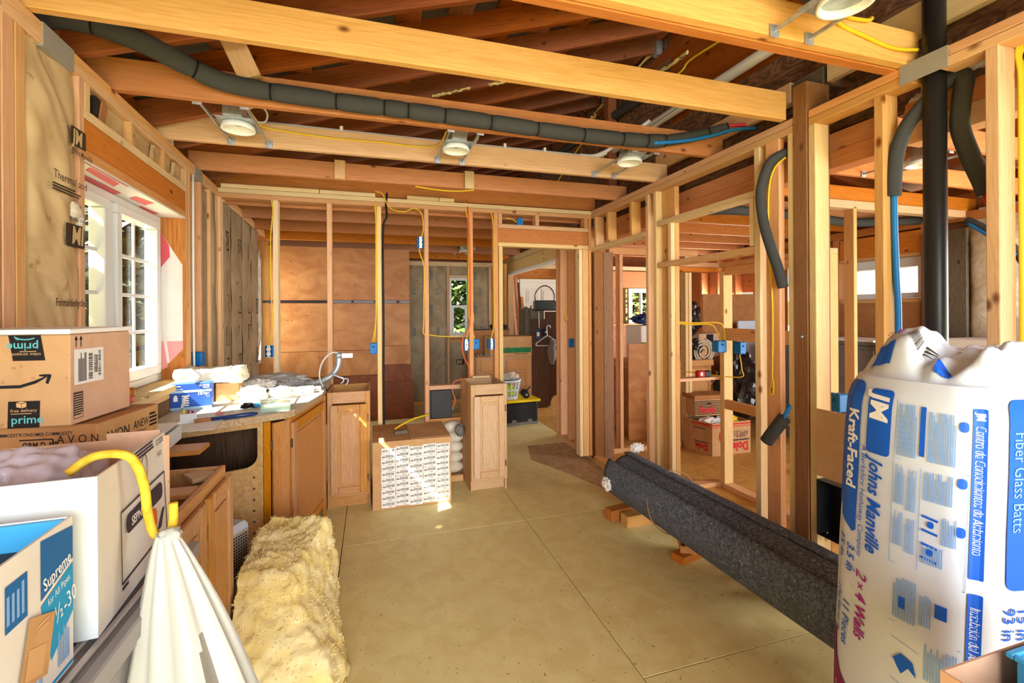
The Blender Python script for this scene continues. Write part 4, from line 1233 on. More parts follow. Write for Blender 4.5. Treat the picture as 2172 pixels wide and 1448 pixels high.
def cable(label, pts, r=.0045, m='cable_yellow', n=8, name='electric_cable', cat='cable'):
    return tag(tube(name, pts, r, m, None, 8, n), label, cat)
YC = 4.112
cable('yellow cable dropping to outlet on leftmost full stud', [(-.785, 4.16, 2.47), (-.775, YC, 2.38), (-.765, 4.11, 2.3), (-.782, YC, 2.1), (-.785, YC, 1.8), (-.775, YC, 1.4), (-.80, 4.12, 1.215)])
cable('left one of two yellow cables on the third stud', [(.022, 4.16, 2.47), (.025, YC, 2.38), (.034, YC, 2.25), (.032, YC, 1.8), (.028, YC, 1.4), (-.002, 4.15, 1.21)])
cable('right one of two yellow cables on the third stud', [(.03, 4.16, 2.5), (.034, 4.105, 2.38), (.038, 4.11, 2.1), (.036, 4.108, 1.6), (.03, 4.11, 1.4), (.018, 4.15, 1.21)])
cable('yellow cable looping under top plate to the high outlet', [(.03, 4.09, 2.51), (.09, 4.08, 2.49), (.15, 4.10, 2.38), (.27, 4.10, 2.352), (.36, 4.10, 2.388), (.425, 4.108, 2.34), (.438, 4.11, 2.22), (.425, 4.12, 2.14)])
cable('yellow cable leaving the high outlet down the fourth stud', [(.40, 4.12, 2.04), (.415, 4.11, 1.97), (.442, 4.108, 1.87), (.44, YC, 1.6), (.436, 4.11, 1.36), (.43, 4.11, 1.30), (.445, 4.12, 1.27)])
cable('yellow cable stretched level between fourth stud and outlet', [(.486, 4.16, 1.268), (.60, 4.16, 1.252), (.70, 4.16, 1.25), (.80, 4.15, 1.252)])
cable('yellow cable beside the orange cable down to rectangular outlet', [(.825, 4.16, 2.5), (.822, YC, 2.39), (.848, YC, 2.25), (.846, YC, 1.8), (.845, YC, 1.45), (.855, YC, 1.36), (.82, 4.12, 1.22)])
cable('orange cable down the fifth stud bulging past its outlet', [(.838, 4.16, 2.5), (.842, 4.105, 2.38), (.853, 4.105, 2.16), (.858, 4.1, 1.74), (.85, 4.1, 1.36), (.79, 4.085, 1.25), (.775, 4.085, 1.15), (.80, 4.09, 1.05), (.843, 4.1, .96), (.845, 4.11, .82)], .006, 'cable_orange')
cable('orange cable coming out beside the black wall heater', [(.79, 4.0, .88), (.715, 4.10, .85), (.70, 4.16, .80), (.70, 4.16, .74), (.722, 4.16, .67), (.70, 4.17, .60), (.675, 4.17, .585)], .006, 'cable_orange_pale')
cable('yellow cable from the blank box right of rectangular outlet', [(.905, 4.15, 1.215), (.885, 4.14, 1.32), (.895, 4.14, 1.40), (.89, 4.13, 1.46)])
cable('yellow cable down the doorway king stud to switch', [(1.06, 4.16, 2.47), (1.062, YC, 2.38), (1.083, 4.11, 2.25), (1.082, 4.11, 1.9), (1.084, 4.11, 1.5), (1.08, 4.11, 1.33), (1.05, 4.12, 1.22)])
cable('black cable running down the third back wall stud', [(.13, 4.12, 2.51), (.12, 4.12, 2.40), (.125, 4.11, 2.30), (.095, 4.11, 2.2), (.092, 4.112, 1.8), (.094, YC, 1.3), (.09, YC, .9), (.092, YC, .5), (.093, YC, .04)], .009, 'cable_black')
cable('short yellow cable from the header box', [(1.22, 4.16, 2.36), (1.28, 4.16, 2.35), (1.34, 4.18, 2.325)])
cable('long yellow cable clipped along joist between the first two lamps', [(-.66, 2.85, 2.62), (-.63, 2.98, 2.585), (-.58, 3.036, 2.575), (-.24, 3.038, 2.555), (.05, 3.038, 2.558), (.3, 3.038, 2.555), (.42, 3.02, 2.57), (.46, 2.9, 2.62)], .0055)
cable('yellow cable sagging under the fourth joist', [(.33, 3.66, 2.462), (.5, 3.68, 2.452), (.66, 3.68, 2.452), (.8, 3.66, 2.466)], .0055)
cable('yellow cable crossing in front of attic plywood', [(2.28, 2.0, 3.25), (2.28, 2.49, 3.30), (2.30, 2.9, 3.355), (2.31, 3.1, 3.33), (2.31, 4.05, 3.39), (2.31, 4.7, 3.41), (2.3, 5.6, 3.1)], .009)
cable('upper yellow cable leaving the near round lamp', [(1.5, 1.12, 2.60), (1.66, 1.25, 2.60), (1.75, 1.30, 2.595), (1.86, 1.302, 2.60), (1.92, 1.34, 2.64), (1.94, 1.5, 2.66)], .007)
cable('lower yellow cable stapled to the near joist', [(1.52, 1.14, 2.58), (1.68, 1.29, 2.565), (1.85, 1.302, 2.535), (2.0, 1.302, 2.515), (2.12, 1.29, 2.52)], .007)
cable('yellow cable hanging in a loop on the wide stud', [(2.10, 1.89, 2.28), (2.082, 1.95, 2.23), (2.082, 1.985, 2.1), (2.083, 1.985, 1.8), (2.083, 1.965, 1.5), (2.083, 1.97, 1.1), (2.083, 1.985, 1.04), (2.083, 1.975, 1.01), (2.083, 1.962, 1.03), (2.083, 1.965, 1.1)], .005)
cable('yellow cable loop hanging on doorway return stud', [(2.085, 4.74, 2.2), (2.085, 4.75, 1.8), (2.085, 4.74, 1.5), (2.085, 4.70, 1.38), (2.085, 4.76, 1.36), (2.085, 4.79, 1.42)], .006)
for i, (dx, lb) in enumerate(((0, 'leftmost'), (.012, 'middle'), (.025, 'rightmost'))):
    cable(lb + ' of three yellow cables bundled on the nearest stud', [(2.19 + dx, 1.0 - .02 * i, 2.46), (2.188 + dx, 1.025, 2.38), (2.19 + dx, 1.018, 2.28), (2.191 + dx * .8, 1.018, 1.95), (2.192 + dx * .8, 1.018, 1.6), (2.192 + dx * .8, 1.018, .9)], .0065)
cable('upper of two yellow cables bending down to the closet box', [(2.2, 3.14, 1.405), (2.46, 3.14, 1.372), (2.68, 3.08, 1.372), (2.74, 3.07, 1.34), (2.76, 3.07, 1.22)], .006)
cable('lower of two yellow cables bending down to the closet box', [(2.2, 3.135, 1.39), (2.46, 3.135, 1.358), (2.62, 3.08, 1.358), (2.68, 3.07, 1.30), (2.72, 3.07, 1.22)], .006)
cable('thin yellow cable drooping from the closet box', [(2.83, 2.99, 1.12), (2.85, 2.99, 1.0), (2.84, 3.0, .93), (2.7, 3.3, .93), (2.6, 3.5, .94)], .004)

# ---- wall heaters
ht = thing('wall_heater', 'black wall heater back set between studs above the barcode carton', 'heater', (.49, 4.118, .52))
bx('housing', (.01, .195), (0, .085), (0, .25), 'dark_grey', ht, .004); bx('mounting_flange', (-.002, .01), (.002, .08), (0, .25), 'black_plastic', ht, 0)
lathe('cable_clamp', [(.009, 0), (.009, .03), (0, .03)], 'steel', ht, (.196, .04, .065), 12, (1, 0, 0))
lathe('screw', [(.004, 0), (.003, .002), (0, .003)], 'steel', ht, (.04, 0, .035), 10, (0, -1, 0))
bx('blocking', (.486, .85), (YB, TB), (.478, .515), 'fir_pink', wb)
hb = thing('wall_heater', 'open black metal heater box with orange cable beside wrapped insulation pack', 'heater', (2.085, 1.36, .37))
yw = .355
for nm, x, y, z in (('side_plate', (0, .1), (0, .003), (0, .27)), ('side_plate', (0, .1), (yw - .003, yw), (0, .27)), ('bottom_plate', (0, .1), (.003, yw - .003), (0, .003)), ('top_plate', (0, .1), (.003, yw - .003), (.267, .27)), ('back_plate', (.097, .1), (.003, yw - .003), (.003, .267))):
    bx(nm, x, y, z, 'black_plastic', hb, 0)
bx('inner_bracket', (.03, .097), (.16, .163), (.003, .267), 'dark_grey', hb, 0)
tube('wire_loop', [(.05, .04, .02), (.03, .1, .05), (.02, .16, .10), (.02, .20, .13), (.03, .19, .17), (.04, .1, .17), (.05, .03, .15)], .0075, 'cable_orange_pale', hb)
for y, z in ((.19, .255), (.30, .03), (.19, .04)):
    lathe('screw', [(.005, 0), (.004, .002), (0, .003)], 'steel', hb, (.0, y, z), 10, (-1, 0, 0))
tag(bx('cardboard_sheet', (2.082, 2.10), (1.36, 1.712), (.66, .985), 'cardboard', None, .001), 'plain brown cardboard sheet fixed between studs above black heater box', 'cardboard')

# ---- recessed lights
def can_light(label, x, y, z, bars, name_deep=0):
    t = thing('recessed_light', label, 'ceiling light', (x, y, z))
    lathe('trim_ring', [(.078, .028), (.083, .004), (.082, 0), (.074, 0), (.070, .004), (.067, .022 if name_deep == 0 else .09), (.0, .026 if name_deep == 0 else .10)], 'light_white', t, (0, 0, 0), 28)
    lathe('can', [(.07, .025), (.068, .06), (.052, .135), (.045, .14), (0, .142)], 'galvanized', t, (0, 0, 0), 24)
    bx('frame_plate', (-.085, .085), (-.105, .105), (.03, .033), 'galvanized', t, 0)
    bx('junction_box', (-.045, .045), (-.125, -.06), (.034, .11), 'galvanized', t, .003)
    bx('can_label', (.020, .052), (-.062, -.058), (.06, .11), 'label_red', t, 0)
    for x0, y0, y1 in bars:
        br = beam('hanger_bar', (x0 - x, y0 - y, .024), (x0 - x, y1 - y, .024), .008, .014, 'galvanized', t, .001)
        for yy in (y0, y1):
            bx('bar_foot', (x0 - x - .02, x0 - x + .02), (yy - y - .003, yy - y + .003), (.0, .045), 'galvanized', t, .001)
    tube('whip', [(.05, -.03, .10), (.10, -.02, .14), (.14, .0, .11), (.12, .04, .075), (.06, .03, .07)], .005, 'cable_grey', t)
    return t
can_light('leftmost of the three recessed ceiling lights over the room', -.685, 2.79, 2.458, ((-.785, 2.497, 3.04), (-.585, 2.497, 3.04)))
can_light('middle of the three recessed ceiling lights over the room', .50, 2.79, 2.458, ((.42, 2.497, 3.04), (.585, 2.497, 3.04)))
can_light('recessed ceiling light nearest the far corner of the right wall', 1.655, 2.70, 2.458, ((1.57, 2.497, 3.04), (1.73, 2.497, 3.04)))
can_light('large recessed light nearest the camera at the top right', 1.475, 1.10, 2.458, ((1.40, .742, 1.305), (1.565, .742, 1.305)), 1)
can_light('small recessed light far back above the drawer cabinet', 1.31, 6.7, 2.36, ((1.22, 6.41, 7.0), (1.40, 6.41, 7.0)))
can_light('recessed light in front of the white far door', 2.75, 6.45, 2.44, ((2.66, 6.09, 6.64), (2.84, 6.09, 6.64)))
can_light('recessed light behind the black pipe in the side room', 3.55, 2.15, 2.44, ((3.45, 1.92, 2.45), (3.64, 1.92, 2.45)))

# ---- insulated pipe strapped along the second joist
ip = thing('insulated_pipe', 'long pipe in charcoal foam sleeves strung across the second joist', 'pipe', (0, 0, 0))
P0 = smooth_path([(-1.20, 2.12, 2.56), (-1.10, 2.16, 2.60), (-.98, 2.20, 2.597), (-.88, 2.26, 2.585), (-.76, 2.34, 2.556), (-.66, 2.39, 2.535), (-.50, 2.405, 2.522), (-.30, 2.405, 2.515), (-.08, 2.405, 2.510), (.15, 2.405, 2.508), (.4, 2.405, 2.504), (.65, 2.405, 2.498), (.92, 2.405, 2.49), (1.2, 2.405, 2.488), (1.45, 2.405, 2.492), (1.66, 2.40, 2.502), (1.83, 2.385, 2.532), (2.0, 2.36, 2.572), (2.12, 2.31, 2.60), (2.25, 2.25, 2.60)], 8)
cuts = [0, 12, 33, 50, 61, 69, 73, 79, 87, 95, 103, 111, 117, 122, 136, 143]
for a, b in zip(cuts, cuts[1:]):
    b = min(b, len(P0) - 1)
    big = .042 if b <= 122 else .034
    o = 'foam_sleeve'
    v, f = tube_geo(P0[a:b + 1], lambda q: big * (1 - .13 * (abs(2 * q - 1) ** 10)), 14)
    sl = mesh(o, v, f, 'foam', ip, True)
    tie = tube('cable_tie', [P0[b] + Vector((0, 0, 0)), P0[b] + (P0[b] - P0[b - 1]).normalized() * .006], big * .93, 'foam_groove', ip, 14, 1)
tube('blue_tube', [(1.62, 2.37, 2.475), (1.83, 2.355, 2.506), (2.0, 2.33, 2.545), (2.12, 2.28, 2.575), (2.24, 2.22, 2.575)], .011, 'pex_blue', ip)
tube('red_tube', [(2.02, 2.345, 2.60), (2.12, 2.305, 2.61), (2.24, 2.25, 2.61)], .011, 'pex_red', ip)

def foam_pipe(label, pts, r, tails=(), n=8):
    t = thing('insulated_pipe', label, 'pipe', (0, 0, 0))
    tube('foam_sleeve', pts, r, 'foam', t, 14, n)
    for p, m, rr_ in tails: tube('inner_tube', p, rr_, m, t, 10, 6)
    return t
foam_pipe('foam clad blue water pipe dropping left of the black stack', [(2.155, 1.255, 2.33), (2.15, 1.30, 2.29), (2.145, 1.35, 2.23), (2.14, 1.38, 2.14), (2.138, 1.392, 2.03), (2.138, 1.393, 1.955)], .028,
          [([(2.138, 1.393, 1.96), (2.14, 1.392, 1.8), (2.145, 1.389, 1.6), (2.148, 1.385, 1.45), (2.145, 1.385, 1.1), (2.14, 1.386, .6)], 'pex_blue', .0125)])
foam_pipe('thick foam clad pipe curving right of the black stack', [(2.20, 1.29, 2.35), (2.21, 1.23, 2.385), (2.215, 1.19, 2.375), (2.20, 1.19, 2.28), (2.20, 1.195, 2.18), (2.20, 1.165, 2.06), (2.20, 1.128, 1.95), (2.20, 1.115, 1.90)], .03,
          [([(2.20, 1.116, 1.90), (2.20, 1.10, 1.8), (2.2, 1.10, 1.6)], 'pex_red', .012)])
foam_pipe('foam clad pipe bowed outward left of the brown post', [(2.14, 1.885, 2.31), (2.11, 1.91, 2.305), (2.068, 1.96, 2.27), (2.055, 2.0, 2.17), (2.052, 2.01, 2.08), (2.052, 1.985, 1.93), (2.05, 1.94, 1.80), (2.052, 1.90, 1.69), (2.058, 1.875, 1.59)], .026,
          [([(2.10, 1.905, 2.31), (2.15, 1.87, 2.33), (2.2, 1.82, 2.36)], 'pex_blue', .011)])
foam_pipe('stub of foam clad pipe poking down beside the brown post', [(2.035, 1.965, .76), (2.05, 1.925, .83), (2.075, 1.885, .905)], .033, [([(2.07, 1.89, .89), (2.09, 1.87, .96), (2.14, 1.86, 1.0)], 'pex_blue', .011)], 4)
foam_pipe('dark foam pipe hung under the side room joists', [(2.4, 4.2, 2.42), (3.0, 3.55, 2.405), (3.5, 3.45, 2.40), (4.2, 3.5, 2.40), (4.9, 3.6, 2.40), (5.6, 3.4, 2.42)], .045)
foam_pipe('dark blue foam pipe crossing the white batt of the side room', [(5.58, 2.98, 2.34), (5.56, 2.8, 2.2), (5.56, 2.62, 2.0), (5.57, 2.52, 1.75)], .035, [([(5.53, 2.95, 2.30), (5.51, 2.77, 2.14), (5.52, 2.6, 1.95)], 'pex_blue', .014)])
foam_pipe('dark foam pipe running along the attic plywood', [(2.27, 3.4, 3.33), (2.28, 4.2, 3.40), (2.28, 5.6, 3.50)], .04)
sp = thing('vent_stack', 'black plastic vent stack standing in the right hand wall', 'pipe', (2.15, 1.25, 0))
lathe('pipe', [(.037, .05), (.037, 2.95)], 'black_pipe', sp, (0, 0, 0), 28)
lathe('coupling', [(.042, .04), (.042, .16), (.037, .165)], 'black_pipe', sp, (0, 0, 0), 28)
pv = thing('drain_pipe', 'white plastic drain pipe on clips along the third joist', 'pipe', (0, 0, 0))
tube('pipe_run', [(-.62, 3.10, 2.625), (.4, 3.10, 2.622), (1.50, 3.10, 2.625)], .0135, 'pvc', pv, 14, 4)
tube('pipe_run', [(1.66, 3.07, 2.65), (1.80, 2.99, 2.75), (1.95, 2.9, 2.86)], .0135, 'pvc', pv, 14, 4)
tube('elbow', [(1.48, 3.10, 2.625), (1.56, 3.10, 2.625), (1.62, 3.09, 2.635), (1.68, 3.06, 2.66)], .019, 'pvc', pv, 14, 4)
for x in (-.18, .9, 1.2):
    bx('pipe_clip', (x - .01, x + .01), (3.084, 3.118), (2.604, 2.655), 'pvc', pv, .002)
dp = thing('vent_pipe', 'fat white plastic pipe running along the attic plywood', 'pipe', (0, 0, 0))
tube('pipe_run', [(2.27, .6, 2.99), (2.27, 2.2, 3.02), (2.27, 4.3, 3.05)], .036, 'pvc', dp, 18, 3)
prints('pipe_print', lambda u, v, off: Vector((2.27 - .0363 * math.cos(v) , u, 3.03 - .0363 * math.sin(v))), 'pvc_print', [('l', 2.2, 3.9, .25, .5, 1)], dp)
vp = thing('drop_pipe', 'short white pipe rising behind the left wall top plate', 'pipe', (-1.135, 3.30, 0))
lathe('pipe', [(.022, 2.40), (.022, 2.66)], 'pvc', vp, (-.05, 0, 0), 16)
tag(tube('white_foam_edge', [(-1.125, 3.50, .95), (-1.128, 3.50, 1.6), (-1.126, 3.50, 2.388)], .007, 'pvc', None, 8, 4), 'thin white insulation foam edge running down beside the kitchen window', 'conduit')  # white foam edge of the insulation, built as a thin tube
ovh = foam_pipe('foam clad pipe lying on the near joist at the top edge', [(.9, 1.25, 2.63), (1.12, 1.24, 2.645), (1.35, 1.24, 2.625), (1.52, 1.24, 2.60), (1.75, 1.22, 2.62)], .036, [([(1.2, 1.205, 2.61), (1.4, 1.203, 2.59), (1.55, 1.20, 2.575)], 'pex_blue', .011)])

# ================================================================ CARTONS AND CLUTTER
def rotz(a): return Matrix.Rotation(a, 3, 'Z')

def open_carton(t, w, d, h, m, mi=None, th=.004, flaps=(), bottom=True):
    """four panels and a bottom; origin at the near left lower corner, w along x, d along y"""
    bx('panel', (0, w), (0, th), (0, h), m, t, 0); bx('panel', (0, w), (d - th, d), (0, h), mi or m, t, 0)
    bx('panel', (0, th), (th, d - th), (0, h), mi or m, t, 0); bx('panel', (w - th, w), (th, d - th), (0, h), m, t, 0)
    bx('base', (th, w - th), (th, d - th), (0, th), m, t, 0)
    for side, ang, ln in flaps:
        if side == 'x0': bx('flap', (-ln * math.cos(R(ang)) , 0), (0, d), (h + ln * math.sin(R(ang)) - .002, h + ln * math.sin(R(ang)) + .002), m, t, 0)

def side_fn(o, ux, vx=(0, 0, 1)):
    return plane_f(o, ux, vx)

# --- large parcel box with the smile arrow
ab = thing('parcel_carton', 'large brown parcel carton with black tape strips, topmost in the left stack', 'box', (-.767, 1.501, 1.175), R(-5.5))
bw, bd, bh = .29, .256, .242
bx('carton', (-bw, 0), (0, bd), (0, bh), 'cardboard', ab, .003)
bx('end_face', (-.0002, .0006), (.002, bd - .002), (.002, bh - .002), 'cardboard_pink', ab, 0)
bx('foam_sheet', (-bw - .01, .004), (-.006, bd + .006), (bh + .001, bh + .014), 'paper', ab, .004)
fF = plane_f((-bw, 0, 0), (1, 0, 0), (0, 0, 1))      # near face, u from its left end
fR = plane_f((.0006, 0, 0), (0, 1, 0), (0, 0, 1))
for nm, u0, u1, v0, v1, sl in (('tape_strip', .165, .236, .175, .2415, -.01), ('tape_strip', .152, .222, 0, .070, .002)):
    prints(nm, fF, 'tape_black', [('p', [(u0 + sl, v1), (u0, v0), (u1, v0), (u1 + sl, v1)])], ab, .0006)
prints('tape_print', fF, 'ink_teal', [('t', 'prime', .222, .221, .030, 180, {'b': .012}), ('s', arc(.193, .242, .026, .012, 200, 320), .003), ('p', [(.17, .232), (.178, .228), (.176, .236)]),
       ('t', 'prime', .160, .012, .030, 0, {'b': .012})], ab, .0012)
prints('tape_print', fF, 'ink_tan', [('t', 'video streaming', .227, .195, .0115, 180), ('l', .18, .226, .1975, .2005, 1), ('t', 'free delivery', .159, .042, .0115, 0), ('l', .16, .205, .036, .039, 1),
       ('p', [(.172, .066), (.172, .055), (.183, .052), (.183, .063)]), ('p', [(.184, .063), (.184, .052), (.194, .055), (.194, .066)]), ('p', [(.172, .067), (.183, .0645), (.194, .067), (.183, .0695)])], ab, .0012)
sm = [(.06 + .008 * i, .125 - .018 * math.sin(math.pi * (i / 24) ** .8) + .00058 * i) for i in range(25)]
prints('smile_arrow', fF, 'ink_black', [('p', [(.08, .112), (.13, .104), (.18, .104), (.215, .115), (.238, .130), (.236, .133), (.21, .122), (.18, .112), (.13, .112), (.08, .120)]),
       ('p', [(.222, .138), (.246, .139), (.250, .135), (.242, .112), (.236, .116), (.240, .131), (.222, .134)])], ab)
prints('shipping_label', fR, 'label_white', [('r', .014, .130, .105, .20)], ab, .0008)
prints('label_print', fR, 'ink_black', [('b', .108, .118, .12, .19, True), ('b', .068, .084, .115, .19, True), ('b', .09, .100, .13, .18, True), ('l', .028, .06, .112, .19, 7, True), ('l', .1, .105, .13, .18, 2, True)], ab, .0014)
prints('handling_marks', fR, 'ink_black', [('s', [(.022, .206), (.022, .228)], .003), ('p', [(.016, .226), (.028, .226), (.022, .238)]), ('s', [(.040, .206), (.040, .228)], .003), ('p', [(.034, .226), (.046, .226), (.040, .238)]),
       ('s', [(.012, .015), (.046, .015), (.046, .085), (.012, .085), (.012, .015)], .0015), ('l', .012, .046, .022, .085, 10)], ab)
# --- flat cosmetics carton beneath
av = thing('flat_carton', 'flat brown mailing carton squeezed under the big parcel carton', 'box', (-.725, 1.535, 1.085), R(-7))
aw, ad_, ah = .30, .285, .085
bx('carton', (-aw, 0), (0, ad_), (0, ah), 'cardboard_dark', av, .003)
bx('end_face', (-.0002, .0006), (.002, ad_ - .002), (.002, ah - .002), 'cardboard', av, 0)
fF = plane_f((-aw, 0, 0), (1, 0, 0), (0, 0, 1)); fR = plane_f((.0006, 0, 0), (0, 1, 0), (0, 0, 1))
prints('printed_name', fF, 'ink_black', [('t', 'A V O N', .205, .035, .032, 0, {'w': .85})] + [('t', 'CONSUMER COMMODITY', .12, .058, .013, 0, {'b': .01, 'w': .8}), ('t', 'ORM-D-AIR', .125, .025, .023, 0, {'b': .03, 'w': .72}), ('s', [(.118, .048), (.196, .048), (.196, .01)], .0035), ('t', 'CONSUMER COMMODITY', .0, .058, .013, 0, {'b': .01, 'w': .8})], av)
prints('printed_name', fR, 'ink_black', [('t', 'AVON', .03, .022, .044, 0, {'w': .85}), ('t', 'ANEW', .155, .030, .036, 0, {'w': .7}), ('t', 'REVERSALIST', .16, .012, .014, 0, {'w': .7}), ('l', .235, .275, .018, .066, 4)], av)
hid = thing('wooden_crate', 'pale slatted wooden crate holding up the stacked cartons', 'crate', (-.75, 1.54, .87), R(-5))
for k in range(5):
    bx('slat', (-.004, .004), (.01 + .05 * k, .052 + .05 * k), (0, .208), 'fir_pale', hid, .001)
    bx('slat', (-.20, -.192), (.01 + .05 * k, .052 + .05 * k), (0, .208), 'fir_pale', hid, .001)
bx('rail', (-.19, -.005), (.0, .012), (.15, .2), 'fir_pale', hid, .001); bx('rail', (-.19, -.005), (.25, .262), (.15, .2), 'fir_pale', hid, .001); bx('base', (-.19, -.005), (.013, .249), (.006, .012), 'fir_pale', hid, 0)

# --- white citrus carton
ci = thing('citrus_carton', 'open white fruit carton holding a lilac plastic bag, printed on its end', 'box', (-.478, 1.012, .884), R(4))
cw, cd, ch = .33, .385, .292
bx('panel', (-cw, 0), (0, .004), (0, ch), 'white_board', ci, 0); bx('panel', (-cw, 0), (cd - .004, cd), (0, ch - .02), 'cardboard_pink', ci, 0)
bx('panel', (-cw, -cw + .004), (.004, cd - .004), (0, ch - .02), 'cardboard_pink', ci, 0); bx('base', (-cw, 0), (.004, cd - .004), (0, .004), 'white_board', ci, 0)
mesh('end_panel', [(0, 0, 0), (0, cd, 0), (-.012, cd, ch - .012), (0, 0, ch), (-.004, .004, 0), (-.004, cd - .004, 0), (-.016, cd - .004, ch - .012), (-.004, .004, ch)],
     [(0, 1, 2, 3), (7, 6, 5, 4), (3, 2, 6, 7), (0, 3, 7, 4), (1, 5, 6, 2), (0, 4, 5, 1)], 'wrap_white', ci)
bx('flap', (-.13, -.02), (cd - .003, cd), (ch - .02, ch - .004), 'cardboard_pink', ci, 0)
fE = lambda u, v, off=0: Vector((off - .012 * v / ch * (u / cd), u, v))
prints('end_print', fE, 'ink_plum', [('s', [(.10, .04), (.365, .04), (.365, .185), (.10, .185), (.10, .04)], .004), ('r', .125, .345, .128, .168, .016),
       ('s', arc(.235, .235, .018, .03, 0, 360, 20), .003), ('l', .18, .30, .262, .285, 3), ('t', 'CODE', .315, .262, .020, 0, {}), ('t', 'NO', .325, .232, .018, 0, {}),
       ('s', [(.10, .03), (.13, .03)], .006), ('p', [(.30, .06), (.34, .10), (.355, .10), (.325, .06)])], ci, .001)
prints('end_print', fE, 'ink_white', [('t', 'SEPNTNO', .15, .138, .026, 0, {'b': .02, 'w': .95})], ci, .0018)
prints('fruit_mark', fE, 'cable_orange', [('r', .262, .30, .072, .122, .018)], ci, .0014)
lb = blob('plastic_bag', (-.68, 1.19, 1.085), (.11, .13, .105), 'poly_lilac', None, .30, 2.0, 5, False, 3)
tag(lb, 'crumpled lilac and pink shopping bag inside the white fruit carton', 'bag')
def blob_fn(u, v, off): return Vector((-.545 + off, 1.12 + u, 1.10 + v))
prints('pink_print', plane_f((-.62, 1.052, 1.12), (1, .2, 0), (0, .5, 1)), 'ink_magenta', [('t', 'P', .0, .0, .07, -140, {'b': .06})], lb, .012)
# the hook of yellow rope and the white carrier bag
ro = tag(tube('rope_hook', [(-.56, 1.09, 1.165), (-.52, 1.095, 1.192), (-.468, 1.10, 1.185), (-.448, 1.11, 1.13), (-.444, 1.12, 1.06), (-.435, 1.125, 1.015), (-.415, 1.128, 1.005), (-.402, 1.125, 1.03), (-.400, 1.122, 1.075)], .0085, 'rope_yellow', None, 12, 8), 'thick yellow rope hooked over the fruit carton end, holding the white bag', 'rope')
gb = thing('carrier_bag', 'white plastic carrier bag hanging from the yellow rope', 'bag', (-.41, 1.10, .55))
V, Fc = [], []
nu, nv = 60, 40
for j in range(nv + 1):
    t_ = j / nv
    z = .47 * (1 - t_) - .12 * t_
    rx = .016 + .15 * t_ ** .85; ry = .014 + .10 * t_ ** 1.0
    cx = .005 + .085 * t_; cy = -.02 * t_
    for i in range(nu):
        a = 2 * math.pi * i / nu
        fold = 1 + (.16 + .05 * t_) * math.sin(9 * a + 1.3 * math.sin(3 * a)) * (1 - .55 * t_) + .10 * noise.noise(Vector((math.cos(a) * 2.2, math.sin(a) * 2.2, t_ * 2.2)))
        V.append((cx + rx * fold * math.cos(a), cy + ry * fold * math.sin(a), z))
for j in range(nv):
    for i in range(nu):
        if 13 <= j <= 23 and i in (50, 51, 52) and not (j < 15 and i == 50):
            continue                                   # the opening between the handles
        Fc.append((j * nu + i, (j + 1) * nu + i, (j + 1) * nu + (i + 1) % nu, j * nu + (i + 1) % nu))
mesh('bag_body', V, Fc, 'poly_white', gb, True)
blob('knot', (.012, 0, .468), (.02, .018, .014), 'poly_white', gb, .4, 3, 3)
# --- filter carton
fc = thing('filter_carton', 'open blue and white carton at the lower left corner, grey interior', 'box', (-.487, .958, .882), R(2))
fw_, fd_, fh_ = .27, .42, .248
bx('panel', (-fw_, 0), (-.004, 0), (0, fh_), 'white_board', fc, 0); bx('panel', (-fw_, -fw_ + .004), (-fd_ + .004, -.004), (0, fh_), 'white_board', fc, 0); bx('panel', (-.004, 0), (-fd_ + .004, -.004), (0, fh_), 'wrap_white', fc, 0); bx('panel', (-fw_, 0), (-fd_, -fd_ + .004), (0, fh_), 'white_board', fc, 0); bx('base', (-fw_ + .004, -.004), (-fd_ + .004, -.004), (0, .004), 'white_board', fc, 0)
bx('lining', (-fw_ + .004, -.004), (-.012, -.005), (.06, fh_ - .002), 'bright_blue', fc, 0); bx('contents', (-fw_ + .006, -.006), (-fd_ + .006, -.014), (.10, .205), 'dark_grey', fc, .004)
fS = plane_f((.0004, -fd_, 0), (0, 1, 0), (0, 0, 1))
E1 = fd_
prints('blue_band', fS, 'filter_blue', [('p', [(E1 - .085, .243), (E1 - .002, .232), (E1 - .002, .178), (E1 - .085, .152)]), ('r', E1 - .16, E1 - .115, .15, .215)], fc, .0006)
prints('cyan_band', fS, 'filter_cyan', [('p', [(E1 - .085, .144), (E1 - .002, .171), (E1 - .002, .09), (E1 - .06, .045)]), ('r', E1 - .15, E1 - .003, .004, .009)], fc, .0006)
prints('white_print', fS, 'ink_white', [('t', 'Supreme', E1 - .078, .162, .028, 12, {'b': .015, 'w': .72}), ('t', 'for All Pipes', E1 - .068, .134, .017, 13, {'w': .7}), ('t', '\u00bd-30', E1 - .05, .095, .04, 12, {'w': .7})], fc, .0012)
prints('side_print', fS, 'ink_pale_blue', [('l', E1 - .045, E1 - .012, .022, .08, 5, True), ('l', E1 - .16, E1 - .12, .16, .21, 4, True), ('l', E1 - .12, E1 - .08, .015, .05, 3, True)], fc, .0009)
prints('paper_tag', fS, 'cardboard', [('p', [(E1 - .115, .145), (E1 - .055, .12), (E1 - .075, .035), (E1 - .14, .055)])], fc, .003)
prints('tag_print', fS, 'ink_tan', [('p', [(E1 - .118, .10), (E1 - .078, .085), (E1 - .088, .045), (E1 - .128, .06)]), ('l', E1 - .1, E1 - .07, .11, .125, 2)], fc, .0036)
